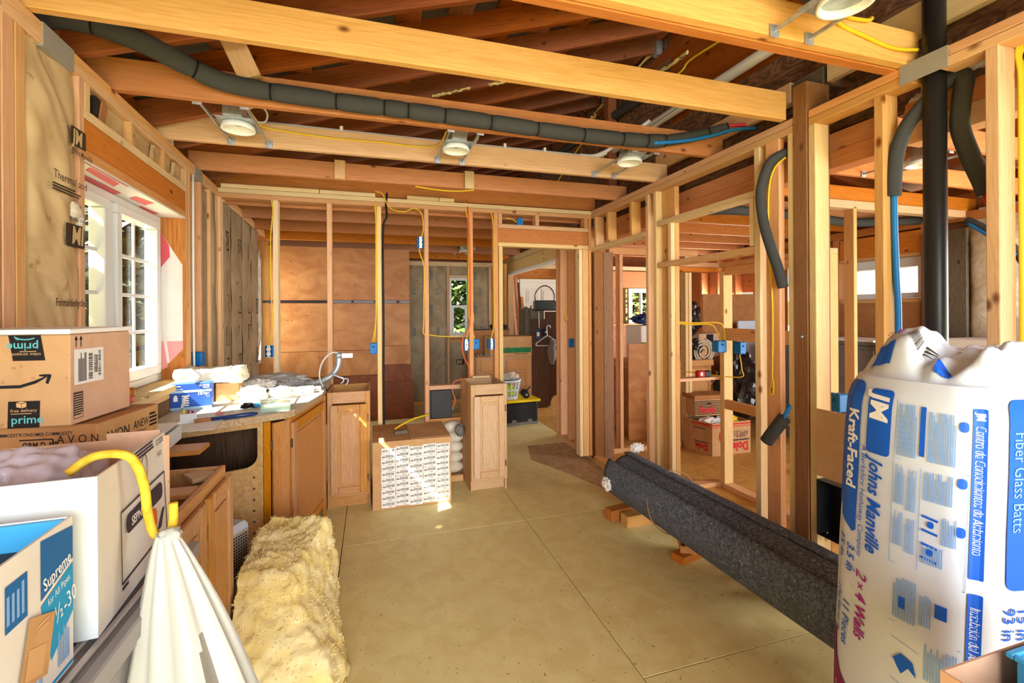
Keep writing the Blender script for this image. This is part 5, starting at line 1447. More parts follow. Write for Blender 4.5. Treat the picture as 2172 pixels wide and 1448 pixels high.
# --- grey lidded tote carrying the pile
to = thing('storage_tote', 'grey plastic storage tote under the pile of cartons at lower left', 'tote', (-.94, .42, 0))
bx('body', (.02, .48), (.02, .93), (0, .82), 'grey_plastic', to, .02)
bx('lid', (0, .50), (0, .96), (.822, .862), 'grey_plastic', to, .008)
for k in range(4):
    bx('lid_rib', (.36 + .03 * k, .372 + .03 * k), (.02, .94), (.8625, .870), 'wrap_white', to, .003)
bx('lid_rim', (.482, .506), (-.002, .962), (.84, .880), 'grey_plastic', to, .004)

# --- counter clutter
CT = .9145
def on(name, label, cat, group=None): pass
bb = thing('wipes_carton', 'royal blue carton with white lettering and pale bands on worktop', 'box', (-1.11, 3.08, CT), R(10))
bx('carton', (0, .20), (0, .10), (0, .15), 'box_royal', bb, .002)
fB = plane_f((0, 0, 0), (1, 0, 0), (0, 0, 1))
prints('pale_band', fB, 'box_lightblue', [('r', 0, .2, .098, .112), ('r', 0, .2, .0, .014)], bb)
prints('white_print', fB, 'ink_white', [('t', '10', .13, .080, .026, 0, {'b': .04}), ('t', '10', .135, .130, .016, 0, {'b': .04}), ('l', .16, .19, .08, .095, 2), ('l', .012, .06, .116, .122, 1), ('l', .012, .05, .131, .139, 1), ('l', .155, .19, .117, .144, 3), ('l', .055, .09, .018, .085, 5), ('s', arc(.182, .075, .008, .008, 0, 360, 16), .002),
       ('p', [(.015, .05), (.035, .05), (.035, .07), (.03, .085), (.02, .085), (.015, .07)]), ('p', [(.045, .0), (.06, .0), (.08, .075), (.066, .078)])], bb)
sc_ = thing('small_carton', 'small plain brown carton supporting a batt offcut on worktop', 'box', (-.945, 3.30, CT), R(4))
bx('carton', (0, .125), (0, .16), (0, .115), 'cardboard', sc_, .002); bx('sticker', (.1252, .126), (.05, .11), (.03, .08), 'label_white', sc_, 0)
def batt_block(name, label, pts8, m, amp, parent=None, cuts=28, seed=0, fr=7, cat='insulation'):
    """fibrous block between eight corners (4 below, 4 above)"""
    bm = bmesh.new()
    v = [bm.verts.new(p) for p in pts8]
    for q in ((3, 2, 1, 0), (4, 5, 6, 7), (0, 1, 5, 4), (1, 2, 6, 5), (2, 3, 7, 6), (3, 0, 4, 7)): bm.faces.new([v[i] for i in q])
    bmesh.ops.subdivide_edges(bm, edges=bm.edges[:], cuts=cuts, use_grid_fill=True)
    bmesh.ops.smooth_vert(bm, verts=bm.verts, factor=.5, use_axis_x=True, use_axis_y=True, use_axis_z=True)
    bm.normal_update()
    for w in bm.verts:
        p = w.co * fr + Vector((seed, seed * 2, 0))
        d = noise.noise(p * .35) * 1.6 + noise.noise(p) + .55 * noise.noise(p * 2.4) + .35 * noise.noise(p * 5.5)
        w.co += w.normal * amp * d
    o = bmobj(name, bm, m, parent, True)
    if label: tag(o, label, cat)
    return o
batt_block('batt_offcut', 'cream batt offcut lying on the small brown carton', [(-1.17, 3.27, 1.032), (-.80, 3.27, 1.032), (-.80, 3.50, 1.032), (-1.17, 3.50, 1.032), (-1.16, 3.27, 1.125), (-.80, 3.27, 1.13), (-.81, 3.50, 1.13), (-1.17, 3.5, 1.12)], 'batt_white', .010, None, 24, 2, 14)
tag(blob('film_heap', (-.70, 3.86, .965), (.24, .16, .048), 'poly_white', None, .3, 2.5, 4, True, 5, None), 'heap of pale film lying behind the clutter at the worktop back', 'film')
tag(blob('crumpled_bag', (-.72, 3.22, .965), (.085, .07, .055), 'poly_white', None, .35, 3, 4, True, 8), 'crumpled white plastic bag in the middle of worktop', 'bag')
tag(blob('crumpled_bag', (-.57, 3.35, .950), (.09, .07, .038), 'poly_white', None, .35, 3, 4, True, 9), 'flatter white crumpled bag right of the tall one on worktop', 'bag')
tag(blob('crumpled_wrap', (-.78, 3.62, .965), (.12, .06, .04), 'wrap_white', None, .4, 5, 4, True, 10), 'crinkled silvery wrapper lying behind the white bags', 'wrapper')
tag(blob('crumpled_wrap', (-.58, 3.66, .960), (.10, .06, .035), 'grey_plastic', None, .4, 6, 4, True, 12), 'grey crinkled wrapper beside the steel arm on worktop', 'wrapper')
tag(blob('blue_cloth', (-.66, 3.04, .927), (.045, .03, .012), 'bright_blue', None, .4, 5, 3, True, 11), 'scrap of bright blue film beside coiled cord', 'film')
gc = thing('food_container', 'shallow pale green see-through container near the worktop front edge', 'container', (-.60, 2.86, CT), R(12))
join('tray', [boxgeo((0, .15), (0, .003), (0, .042)), boxgeo((0, .15), (.087, .09), (0, .042)), boxgeo((0, .003), (.003, .087), (0, .042)), boxgeo((.147, .15), (.003, .087), (0, .042)), boxgeo((.003, .147), (.003, .087), (0, .003))], 'clear_plastic', gc)
bx('rim', (-.005, .155), (-.005, .095), (.042, .046), 'clear_plastic', gc, .001)
tr = thing('plastic_tray', 'low open cardboard tray of papers at worktop right end', 'tray', (-.52, 3.42, CT), R(8))
open_carton(tr, .13, .10, .04, 'white_board'); bx('papers', (.01, .12), (.01, .09), (.006, .03), 'cardboard_dark', tr, .002)
for i, (x, y, w, d, h, m, lb) in enumerate(((-.46, 3.38, .05, .04, .035, 'label_white', 'small white packet near the worktop right end'), (-.42, 3.52, .07, .05, .03, 'wrap_white', 'small white box beside the steel arm foot'), (-.84, 2.90, .10, .02, .006, 'label_white', 'white pen shaped strip lying behind the orange scraps'))):
    t = thing('packet', lb, 'packet', (x, y, CT), R(15 * i)); bx('wrapper', (0, w), (0, d), (0, h), m, t, .002); bx('print_band', (.004, w - .004), (-.0006, 0), (h * .3, h * .6), 'grey_plastic', t, 0)
for x, y, s_, lb in ((-.80, 2.86, .022, 'orange scrap of wire nut packaging left of its twin'), (-.73, 2.77, .02, 'orange scrap lying nearest to the long blue tube')):
    tag(blob('orange_scrap', (x, y, CT + .010), (s_, s_ * .8, .010), 'wrap_pink', None, .5, 5, 3, True, int(x * 50)), lb, 'scrap')
co = [(-.70 + .035 * math.cos(a * .55) * (1 - a * .006), 3.0 + .025 * math.sin(a * .55), CT + .006 + .0006 * a) for a in range(40)]
tag(tube('coiled_cord', co, .004, 'cable_black', None, 8, 2), 'small coil of black cord on the worktop', 'cord')
fl_t = thing('blue_tube', 'long dark blue capped tube lying along the worktop front edge', 'tube', (-.80, 2.715, CT + .011), R(22))
lathe('barrel', [(0, 0), (.011, .001), (.011, .19), (.006, .215), (0, .216)], 'navy_film', fl_t, (0, 0, 0), 16, (1, 0, 0))
lathe('cap', [(0, -.072), (.0105, -.07), (.0105, -.001), (0, 0)], 'cardboard_dark', fl_t, (0, 0, 0), 16, (1, 0, 0))
st = thing('marker_cup', 'small white carton with yellow and red items at worktop left corner', 'box', (-.925, 2.68, CT), R(20))
open_carton(st, .07, .05, .05, 'white_board'); bx('marker', (.012, .022), (.015, .025), (.005, .07), 'yellow_plastic', st, .003); bx('marker', (.03, .04), (.015, .025), (.005, .065), 'red_tool', st, .003); bx('marker', (.048, .058), (.015, .025), (.005, .06), 'ink_plum_red', st, .003)
wbx = thing('open_carton', 'open white carton with navy insert left of the worktop', 'box', (-.955, 2.22, .895), R(5))
open_carton(wbx, .13, .24, .065, 'white_board'); bx('insert', (.012, .1), (.02, .10), (.01, .075), 'ink_plum', wbx, .002); bx('insert_flap', (.10, .125), (.02, .025), (.03, .085), 'label_white', wbx, 0); bx('insert_band', (.012, .1), (.018, .0195), (.065, .075), 'yellow_plastic', wbx, 0)
prints('barcode', plane_f((.06, -.0005, .0), (1, 0, 0), (0, 0, 1)), 'ink_black', [('b', .015, .045, .015, .05)], wbx)
wp_ = tag(bx('paper_sheet', (-.96, -.84), (2.28, 2.42), (.972, .974), 'paper', None, 0, Matrix.Rotation(R(5), 3, 'X')), 'sheet of white paper tilted over the open white carton', 'paper')
tag(bx('newspaper_sheet', (-1.06, -.74), (2.50, 2.74), (.9155, .9175), 'paper', None, 0, Matrix.Rotation(R(4), 3, 'Z')), 'flat white paper hanging over the worktop left front corner', 'paper')  # overhang added to keep a strip of sun off the floor
sb_ = thing('wood_offcut', 'orange wood board end poking out below the open white carton', 'board', (-.92, 2.2, .875))
bx('board', (.0, .22), (.03, .16), (0, .019), 'oak_golden', sb_)
cn = thing('votive_holder', 'amber glass votive with pink base on the window stool', 'candle', (-1.085, 2.56, 1.0605))
lathe('glass', [(.018, .026), (.024, .028), (.021, .066), (.019, .066), (.018, .03)], 'amber_glass', cn, (0, 0, 0), 20)
lathe('base', [(0, 0), (.016, 0), (.013, .012), (.018, .0255), (0, .026)], 'pink_wax', cn, (0, 0, 0), 20)
ar = thing('mast_arm', 'curved galvanized mast arm with clamp lying across the worktop end', 'arm', (0, 0, 0))
arm_p = [(-.62, 3.80, .94), (-.50, 3.77, .937), (-.39, 3.75, .948), (-.31, 3.74, .985), (-.262, 3.735, 1.04), (-.248, 3.735, 1.10), (-.247, 3.735, 1.165)]
tube('tube', arm_p, .0215, 'galvanized', ar, 20, 8)
bx('flat_plate', (-.225, -.145), (3.73, 3.734), (1.125, 1.16), 'galvanized', ar, .002)
lathe('end_collar', [(.024, 0), (.024, .045), (.02, .045), (.02, 0)], 'galvanized', ar, (-.247, 3.735, 1.125), 20)
tube('clamp_bar', [(-.305, 3.70, 1.01), (-.26, 3.69, .995), (-.21, 3.69, .97)], .006, 'galvanized', ar, 8, 4)
for k in range(2):
    tube('clamp_jaw', [(-.245 + .035 * k, 3.69, .985 - .012 * k), (-.215 + .035 * k, 3.69, .978 - .012 * k), (-.212 + .03 * k, 3.69, .952 - .012 * k), (-.232 + .035 * k, 3.69, .935 - .012 * k)], .006, 'galvanized', ar, 8, 4)
pc = thing('power_cord', 'grey cord with black plug looping from the mast arm', 'cord', (0, 0, 0))
tube('cord', [(-.25, 3.70, 1.17), (-.30, 3.69, 1.168), (-.355, 3.68, 1.11), (-.378, 3.68, 1.03), (-.372, 3.68, .96), (-.345, 3.68, .912)], .0055, 'cable_grey', pc, 8, 8)
tube('plug', [(-.348, 3.68, .918), (-.338, 3.68, .90), (-.325, 3.68, .885)], .011, 'black_plastic', pc, 10, 3)
for k in (0, 1): tube('prong', [(-.325 + .006 * k, 3.68, .887 - .004 * k), (-.312 + .006 * k, 3.68, .866 - .004 * k)], .002, 'copper', pc, 6, 1)

# --- little heater behind the insulation
fh = thing('fan_heater', 'cream fan heater with perforated front behind the yellow insulation', 'heater', (-.62, 2.42, .20), R(60))
bx('case', (-.10, .10), (0, .10), (0, .27), 'white_plastic', fh, .03)
bx('grille_plate', (-.075, .075), (-.004, 0), (.04, .24), 'beige_cloth', fh, .002)
join('grille_holes', [boxgeo((-.068 + .014 * i, -.061 + .014 * i), (-.006, -.0042), (.05 + .014 * j, .057 + .014 * j)) for i in range(10) for j in range(13)], 'slot_dark', fh)['kind'] = 'stuff'
bx('pedestal', (-.08, .08), (.01, .09), (-.2, -.001), 'white_plastic', fh, .01)

# --- yellow loose insulation
ins = batt_block('loose_insulation', 'big heap of loose yellow fibreglass batt on the floor by the base cabinets', [(-.50, 1.62, .0), (-.20, 1.80, 0), (-.16, 2.62, 0), (-.52, 2.62, 0), (-.525, 2.09, .42), (-.325, 2.11, .375), (-.225, 2.48, .44), (-.50, 2.56, .46)], 'batt_yellow', .02, None, 46, 1, 9)
for w in ins.data.vertices:
    k = max(0, 1 - w.co.z / .30)
    if w.co.x > -.3: w.co.x += .10 * k * max(0, min(1, (2.35 - w.co.y) / .35)) * max(0, min(1, (w.co.x + .3) / .06))
rnd = random.Random(4)
parts = []
polys = [p for p in ins.data.polygons if p.center.z > .02]
for k in range(5200):
    p = rnd.choice(polys)
    c = p.center.copy(); n_ = p.normal.copy()
    d = (n_ * rnd.uniform(.25, .8) + Vector((rnd.gauss(0, 1), rnd.gauss(0, 1), rnd.gauss(0, 1) - .35)) * .6).normalized()
    s_ = d.orthogonal().normalized()
    ln = rnd.uniform(.005, .017); wd = rnd.uniform(.0008, .0022)
    m_ = c + d * ln * .6 + s_ * rnd.uniform(-.004, .004); e_ = m_ + (d + Vector((0, 0, -.5))).normalized() * ln * .5
    parts.append(([c - s_ * wd, c + s_ * wd, m_ + s_ * wd * .8, m_ - s_ * wd * .8, e_], [(0, 1, 2, 3), (3, 2, 4)]))
ft = join('fibre_tufts', parts, 'batt_yellow', ins); ft['kind'] = 'stuff'

# --- barcode carton
bc = thing('label_carton', 'brown carton plastered with rows of barcode labels on the floor', 'box', (-.005, 3.545, 0))
W_, D_, H_ = .585, .50, .505
bx('carton', (0, W_), (0, D_), (0, H_), 'cardboard', bc, .002)
bx('top_flap', (.0, .27), (.26, .5), (H_ + .001, H_ + .004), 'cardboard_dark', bc, .001, Matrix.Rotation(R(4), 3, 'X')); bx('top_flap', (.28, W_), (.02, .49), (H_ + .001, H_ + .004), 'cardboard', bc, .001)
fC = plane_f((0, -.0004, 0), (1, 0, 0), (0, 0, 1))
lm = prints('shipping_label', plane_f((0, 0, 0), (1, 0, 0), (0, 0, 1)), 'label_white', [('r', 0, .1, 0, .044)], bc, .001)
pm = prints('label_print', plane_f((0, 0, 0), (1, 0, 0), (0, 0, 1)), 'ink', [('b', .034, .092, .018, .038), ('t', 'UPC', .007, .024, .011, 0, {'b': .03}), ('l', .05, .075, .006, .011, 1), ('r', .006, .03, .020, .024), ('t', '5G', .008, .007, .007, 0)], lm, .0016)
k = 0
rnd = random.Random(11)
for c in range(5):
    for r_i in range(10):
        if c == 0 and r_i == 0: pass
        if k == 0: q, p2 = lm, pm
        else:
            q = lm.copy(); COL.objects.link(q); q.parent = bc
            p2 = pm.copy(); COL.objects.link(p2); p2.parent = q
        q.location = (.064 + .102 * c + rnd.uniform(-.003, .003), -.0006 - .0003 * (k % 3), .012 + .0445 * r_i - (.012 if c < 1 else 0) * 0 + rnd.uniform(-.002, .002) + (.006 * (c % 2)))
        q.rotation_euler = (0, R(rnd.uniform(-1.5, 1.5)), 0)
        k += 1
tag(tube('yellow_strap', [(.17, 3.83, .525), (.23, 3.90, .54), (.34, 4.0, .56), (.48, 4.08, .57)], .008, 'cable_yellow', None, 8, 6), 'stiff yellow cable end resting on the barcode carton top', 'cable')
ofc = tag(bx('wood_scrap', (.16, .26), (3.70, 3.735), (.512, .54), 'grey_wood', None, .002, Matrix.Rotation(R(10), 3, 'Z')), 'short weathered wood scrap on the barcode carton top', 'wood scrap')
wbg = thing('batt_bundle', 'pale wrapped batt bundle between barcode carton and narrow cabinet', 'insulation', (.61, 4.0, 0))
for k in range(5):
    o = blob('batt', (.07, .05, .10 + .088 * k), (.095, .07, .05), 'batt_white', wbg, .08, 2, 3, False, k)
bx('wood_batten', (-.02, .145), (-.05, -.01), (.0, .05), 'fir', wbg)
tag(blob('rag', (.715, 3.90, .455), (.04, .05, .05), 'grey_cloth', None, .4, 4, 3, False, 3), 'grey rag draped beside the pale narrow cabinet', 'rag')

# --- rolled rubber underlay
ru = thing('rubber_roll', 'long roll of black flecked rubber matting tied with twine along right wall', 'roll', (0, 0, 0))
def roll_c(t): return Vector((1.775 + .062 * t, 2.97 - 1.77 * t, .275))
nL, nA = 44, 52
V, Fc = [], []
for i in range(nL + 1):
    t = i / nL
    c = roll_c(t)
    sag = .5 * math.exp(-((t - .36) / .16) ** 2)
    for k in range(nA + 1):
        q = k / nA                      # 0 = inner start on top, 1 = free edge
        a = R(95) - q * R(318)          # round the back, beneath and up the front
        r0 = .158 + .016 * q + (.012 + .030 * sag) * max(0, (q - .72) / .28) ** 1.4
        r0 += .003 * noise.noise(Vector((t * 9, q * 5, 0)))
        V.append((c.x + r0 * math.cos(a), c.y, c.z + r0 * math.sin(a)))
n = nA + 1
for i in range(nL):
    for k in range(nA): Fc.append((i * n + k, i * n + k + 1, (i + 1) * n + k + 1, (i + 1) * n + k))
o = mesh('outer_layer', V, Fc, 'rubber_fleck', ru, True)
md = o.modifiers.new('thickness', 'SOLIDIFY'); md.thickness = .010; md.offset = 0
V, Fc = [], []
for i in range(nL + 1):
    t = i / nL; c = roll_c(t)
    for k in range(nA):
        a = 2 * math.pi * k / nA
        r0 = .150 + .003 * noise.noise(Vector((t * 8, math.cos(a), math.sin(a))))
        V.append((c.x + r0 * math.cos(a), c.y - .02, c.z + r0 * math.sin(a)))
for i in range(nL):
    for k in range(nA): Fc.append((i * nA + k, i * nA + (k + 1) % nA, (i + 1) * nA + (k + 1) % nA, (i + 1) * nA + k))
o = mesh('inner_roll', V, Fc, 'rubber_fleck', ru, True)
md = o.modifiers.new('thickness', 'SOLIDIFY'); md.thickness = .02; md.offset = -1
c = roll_c(.30)
tube('twine', [(c.x + .186 * math.cos(a), c.y + .03 * math.sin(a), c.z + .186 * math.sin(a)) for a in [R(x) for x in range(95, -235, -15)]], .004, 'twine', ru, 6, 3)
tag(blob('crumpled_paper', (1.60, 2.93, .24), (.035, .06, .05), 'paper', None, .5, 3, 3, True, 2), 'white paper scrap poking out under the far end of rubber roll', 'paper')
tag(blob('crumpled_paper', (1.90, 3.02, .44), (.06, .03, .04), 'paper', None, .5, 3, 3, True, 4), 'white paper scrap poking out above the far end of rubber roll', 'paper')
def block(label, x, y, z, w, d, h, rz, m):
    t = tag(bx('wood_block', (x - w / 2, x + w / 2), (y - d / 2, y + d / 2), (z, z + h), m, None, .003, Matrix.Rotation(R(rz), 3, 'Z')), label, 'wood block')
block('left wood block under the far end of the rubber roll', 1.68, 2.90, 0, .20, .085, .075, 8, 'joist_orange')
block('right pale wood block under the far end of the rubber roll', 1.74, 2.78, 0, .20, .08, .075, 4, 'fir')
block('lower of two stacked wood blocks under the middle of the rubber roll', 1.80, 2.30, 0, .22, .09, .045, 14, 'joist_orange')
block('upper of two stacked wood blocks under the middle of the rubber roll', 1.80, 2.33, .046, .16, .085, .045, 60, 'fir_pink')

# --- wrapped insulation pack
jm = thing('insulation_pack', 'tall plastic wrapped pack of fibreglass batts with blue printing', 'insulation pack', (1.42, 1.09, 0))
UX = Vector((-.02, -.9998, 0)); VX = Vector((.9998, -.02, 0))
WA, DB, HT = .36, .42, 1.27
PER = 2 * (WA + DB); RC = .06
def per(u):
    """point on the rounded rectangle; u = 0 at the left corner, grows to the right round the pack"""
    u = u % PER
    segs = ((WA, UX, VX * -1, Vector((0, 0, 0))), (DB, VX, UX, UX * WA), (WA, UX * -1, VX, UX * WA + VX * DB), (DB, VX * -1, UX * -1, VX * DB))
    for ln, d, nrm, o in segs:
        if u <= ln:
            p = o + d * u
            e = min(u, ln - u)
            cen = UX * (WA / 2) + VX * (DB / 2)
            bul = .034 * math.sin(math.pi * u / ln)
            if e < RC:
                k = 1 - e / RC
                p = p + (cen - p).normalized() * RC * .42 * k * k
            return p + nrm * bul, nrm
        u -= ln
    return Vector((0, 0, 0)), UX
def pack(u, z, off=0):
    p, nrm = per(u)
    cen = UX * (WA / 2) + VX * (DB / 2)
    k = z / HT
    sh = 1.03 - .03 * abs(2 * k - 1) ** 2 - (.10 * max(0, (k - .93) / .07) ** 2)
    wob = 1 + .008 * noise.noise(Vector((u * 7, z * 6, 1)))
    p = cen + (p - cen) * sh * wob
    return p + nrm * off + Vector((.085 * (k - .8), 0, z))
V, Fc = [], []
nu, nz = 96, 60
for j in range(nz + 1):
    for i in range(nu): V.append(pack(PER * i / nu, HT * j / nz))
for j in range(nz):
    for i in range(nu): Fc.append((j * nu + i, j * nu + (i + 1) % nu, (j + 1) * nu + (i + 1) % nu, (j + 1) * nu + i))
mesh('wrapper', V, Fc, 'white_plastic', jm, True)
# gathered top film: a crumpled skin with two raised gathers
cen = UX * (WA / 2) + VX * (DB / 2)
def top_h(a, b):
    h = .030 + .012 * math.sin(a * 60 + 4 * noise.noise(Vector((a * 8, b * 8, 0))))
    h += .105 * math.exp(-((a - .13) / .075) ** 2 - ((b - .10) / .085) ** 2)
    h += .125 * math.exp(-((a - .40) / .09) ** 2 - ((b - .15) / .10) ** 2)
    h += .05 * math.exp(-((a - .2) / .2) ** 2 - ((b - .26) / .12) ** 2)
    return h + .035 * noise.noise(Vector((a * 14, b * 14, 3))) + .018 * noise.noise(Vector((a * 33, b * 33, 7)))
def top_pt(u, t, off=0):
    b_ = pack(u, HT)
    p = b_.lerp(Vector((cen.x, cen.y, HT)), t)
    d = p - Vector((.017, 0, 0))
    a, b2 = d.dot(UX), d.dot(VX)
    k = min(1, t / .22)
    return p + Vector((0, 0, k * k * (3 - 2 * k) * top_h(a, b2) + off))
V, Fc = [], []
nr = 30
for j in range(nr + 1):
    for i in range(nu): V.append(top_pt(PER * i / nu, j / nr))
for j in range(nr):
    for i in range(nu): Fc.append((j * nu + i, j * nu + (i + 1) % nu, (j + 1) * nu + (i + 1) % nu, (j + 1) * nu + i))
mesh('gathered_top', V, Fc, 'white_plastic', jm, True)
pk = lambda u, z, off=0: pack(u + .036 - .06 * min(max(u, 0), .36), z + .07, off)
prints('blue_panel', pk, 'ink_blue', [('r', -.055, .055, .80, 1.185, .03), ('p', [(-.055, .83), (.055, .83), (.055, .745), (.043, .735), (-.055, .80)]), ('r', .405, .52, .72, 1.175, .02), ('r', .330, .358, .735, 1.15, .004), ('r', .330, .358, .12, .70, .004), ('r', .222, .234, 1.01, 1.14)]
       + [('r', .078, .150, .985, 1.17, .012)], jm, 0.0034, True)
prints('white_lettering', pk, 'ink_white', [('t', 'Kraft-Faced', .010, 1.10, .055, -90, {'b': .03, 'w': .92}), ('t', 'Centro de Conocimientos de Aislamiento', .337, 1.11, .0215, -90, {'i': .2, 'w': .86}), ('t', 'Instalaci\u00f3n del Aislamiento', .337, .67, .0215, -90, {'i': .2, 'w': .86}),
       ('t', 'Kraft-Faced', .452, 1.10, .056, -90, {'b': .03, 'w': .92}), ('t', 'JM', .338, 1.14, .018, -90, {'b': .04}), ('t', 'JM', .087, 1.158, .076, -90, {'b': .03, 'i': .1, 'w': .98})], jm, 0.0048, True)
prints('thin_lettering', pk, 'ink_pale_blue', [('t', 'Fiber Glass Batts', -.032, 1.10, .042, -90, {'w': .85}), ('t', 'Fiber Glass Batts', .417, 1.10, .042, -90, {'w': .85})], jm, 0.0048, True)
prints('blue_lettering', pk, 'ink_blue', [('t', 'Johns Manville', .092, .972, .058, -90, {'b': .025, 'i': .25, 'w': .80}), ('t', 'A Berkshire Hathaway Company', .064, 1.0, .025, -90, {'i': .22, 'w': .98}),
       ('t', '3.5 in', .028, .70, .038, -90, {'i': .2, 'b': .012}), ('t', '15 in', -.010, .72, .038, -90, {'i': .2, 'b': .012}), ('t', '11 Pieces', .02, .53, .036, -90, {'i': .2, 'b': .01}), ('t', '106.56 sq ft', -.018, .56, .036, -90, {'i': .2, 'b': .01, 'w': .85}),
       ('t', '3.5 in', .468, .68, .040, -90, {'b': .01}), ('t', '15 in', .436, .68, .040, -90, {'b': .01}), ('t', '93 in', .402, .68, .040, -90, {'b': .01})]
       + [('r', .303, .322, z, z + .026, .009) for z in (1.09, .95, .83)]
       + [('s', [(.235, .86 - .035 * i), (.268, .855 - .035 * i)], .006) for i in range(4)] + [('r', .246, .260, .833 - .07 * i, .85 - .07 * i, .006) for i in range(2)]
       + [('r', .268, .292, .615, .65), ('r', .19, .206, .60, .63)]
       + [('p', [(.182, .462 - .11 * i), (.20, .482 - .11 * i), (.228, .474 - .11 * i), (.236, .44 - .11 * i), (.218, .454 - .11 * i), (.202, .43 - .11 * i), (.192, .444 - .11 * i)]) for i in range(4)], jm, 0.0036, True)
prints('fine_print', pk, 'ink_pale_blue', [('l', .168, .215, 1.0, 1.14, 9, True), ('l', .24, .298, 1.0, 1.13, 12, True), ('l', .168, .192, .87, .975, 7, True), ('l', .198, .22, .86, .97, 6, True), ('l', .168, .192, .76, .85, 7, True), ('l', .198, .22, .75, .84, 6, True), ('l', .235, .295, .90, .975, 11, True), ('l', .235, .28, .74, .79, 9, True),
       ('l', .275, .305, .80, .87, 6, True), ('l', .175, .23, .57, .68, 8, True), ('l', .235, .262, .58, .66, 5, True), ('l', .25, .315, .45, .54, 11, True), ('l', .25, .315, .33, .43, 11, True), ('l', .25, .315, .21, .31, 11, True), ('l', .25, .315, .08, .19, 11, True)]
       + [('s', [(.162, 1.15), (.162, .99), (.325, .985), (.325, .70), (.162, .71), (.162, .985)], .0015), ('s', [(.228, .98), (.228, .715)], .0015), ('s', [(.165, .555), (.32, .555)], .0015)] + [('s', [(.175, .515 - .055 * i), (.24, .505 - .055 * i)], .0015) for i in range(8)]
       + [('s', [(.165 + .006 * 0, 1.02 + .014 * i), (.215, 1.02 + .014 * i)], .001) for i in range(8)] + [('l', .02, .06, .62, .63, 1), ('s', [(-.03, .615), (.055, .575)], .0015)], jm, 0.0035, True)
prints('magenta_lettering', pk, 'ink_magenta', [('t', '2', .066, .64, .050, -90, {'i': .25, 'b': .012}), ('t', '\u00d7', .066, .605, .042, -90), ('t', '4 Walls', .066, .575, .050, -90, {'i': .25, 'b': .02, 'w': .85}), ('t', '2\u00d74', .50, .62, .05, -90, {'i': .25, 'b': .012})], jm, 0.0036, True)
prints('plum_panel', pk, 'ink_plum_red', [('p', [(-.055, .30), (-.055, .02), (.062, .02), (.062, .25), (.055, .27), (.02, .30), (-.02, .37), (-.055, .42)])], jm, 0.0034, True)
prints('outline_lettering', pk, 'ink_white', [('s', [(-.03, .30), (.04, .27), (.04, .19), (.02, .17), (.0, .19), (.0, .27)], .004), ('s', [(.0, .20), (-.035, .16)], .004), ('s', [(-.035, .10), (.04, .10)], .004)], jm, 0.0046, True)
prints('top_print', lambda u, v, off: top_pt(u, v, off), 'ink_blue', [('r', .02, .12, .10, .20), ('r', .255, .30, .10, .30)], jm, .006, True)
prints('top_print', lambda u, v, off: top_pt(u, v, off), 'ink_magenta', [('t', 'R-13', .115, .36, .085, 180, {'b': .02, 'w': .6})], jm, .009, True)
prints('top_barcode', lambda u, v, off: top_pt(u, v, off), 'ink', [('b', .14, .19, .26, .40), ('l', .20, .25, .30, .42, 3)], jm, .009, True)

# --- carton with a blue basket, bottom right corner
rb = thing('open_carton', 'open carton holding a blue plastic basket at the lower right corner', 'box', (1.012, .325, .57), 0)
open_carton(rb, .34, .26, .225, 'cardboard', 'cardboard_pink')
bb2 = thing('plastic_basket', 'bright blue plastic basket inside the carton at lower right', 'basket', (1.165, .40, .65), 0)
join('basket_wall', [boxgeo((0, .17), (0, .004), (0, .16)), boxgeo((0, .17), (.146, .15), (0, .16)), boxgeo((0, .004), (.004, .146), (0, .16)), boxgeo((.166, .17), (.004, .146), (0, .16)), boxgeo((.004, .166), (.004, .146), (0, .004))], 'bright_blue', bb2)
bx('rim', (-.012, .182), (-.012, .0), (.155, .165), 'bright_blue', bb2, .003); bx('rim', (-.012, .0), (.0, .15), (.155, .165), 'bright_blue', bb2, .003); bx('rim', (-.012, .182), (.15, .162), (.155, .165), 'bright_blue', bb2, .003)
blob('blue_part', (.07, .06, .15), (.035, .03, .025), 'bright_blue', bb2, .3, 2, 3, False, 3); blob('copper_fitting', (.115, .05, .15), (.02, .02, .02), 'copper', bb2, .2, 2, 2)
su = thing('work_stand', 'low wooden stand carrying the carton at the lower right corner', 'stand', (.98, .26, 0), 0)
bx('top_board', (0, .38), (-.02, .42), (.545, .566), 'fir', su)
for x in (.01, .33):
    for y in (0, .36): bx('leg', (x, x + .04), (y, y + .04), (0, .544), 'fir', su)

# ================================================================ BACK ROOM THINGS
cg = thing('green_band_carton', 'brown carton with a green printed band on the drawer cabinet', 'box', (1.60, 6.29, .832))
bx('carton', (0, .62), (0, .4), (0, .285), 'cardboard', cg, .003)
fG = plane_f((0, -.0005, 0), (1, 0, 0), (0, 0, 1))
prints('green_band', fG, 'ink_green', [('r', .12, .61, .05, .125)], cg)
prints('printed_marks', fG, 'ink', [('s', [(.22, .06), (.26, .13), (.30, .06), (.22, .06)], .008), ('s', arc(.40, .085, .012, .012, 0, 360, 12), .005), ('l', .36, .58, .025, .04, 1), ('s', arc(.56, .09, .018, .018, 150, 400, 10), .006)], cg, .001)
c2 = thing('flat_tray_carton', 'shallow brown carton standing behind the green banded one', 'box', (1.46, 6.75, .832))
bx('carton', (0, .56), (0, .14), (0, .365), 'cardboard_dark', c2, .003); bx('cover_sheet', (-.005, .565), (-.01, .15), (.366, .376), 'dark_grey', c2, .003)
tag(blob('dark_bundle', (1.86, 6.80, 1.245), (.15, .08, .05), 'black_plastic', None, .4, 3, 3, True, 4), 'dark crumpled bundle on top of the shallow carton', 'bundle')
hw = thing('hardware_tray', 'tray of small metal parts on the drawer cabinet left end', 'tray', (1.41, 6.28, .832))
bx('tray', (0, .18), (0, .25), (0, .02), 'cardboard_dark', hw, .002)
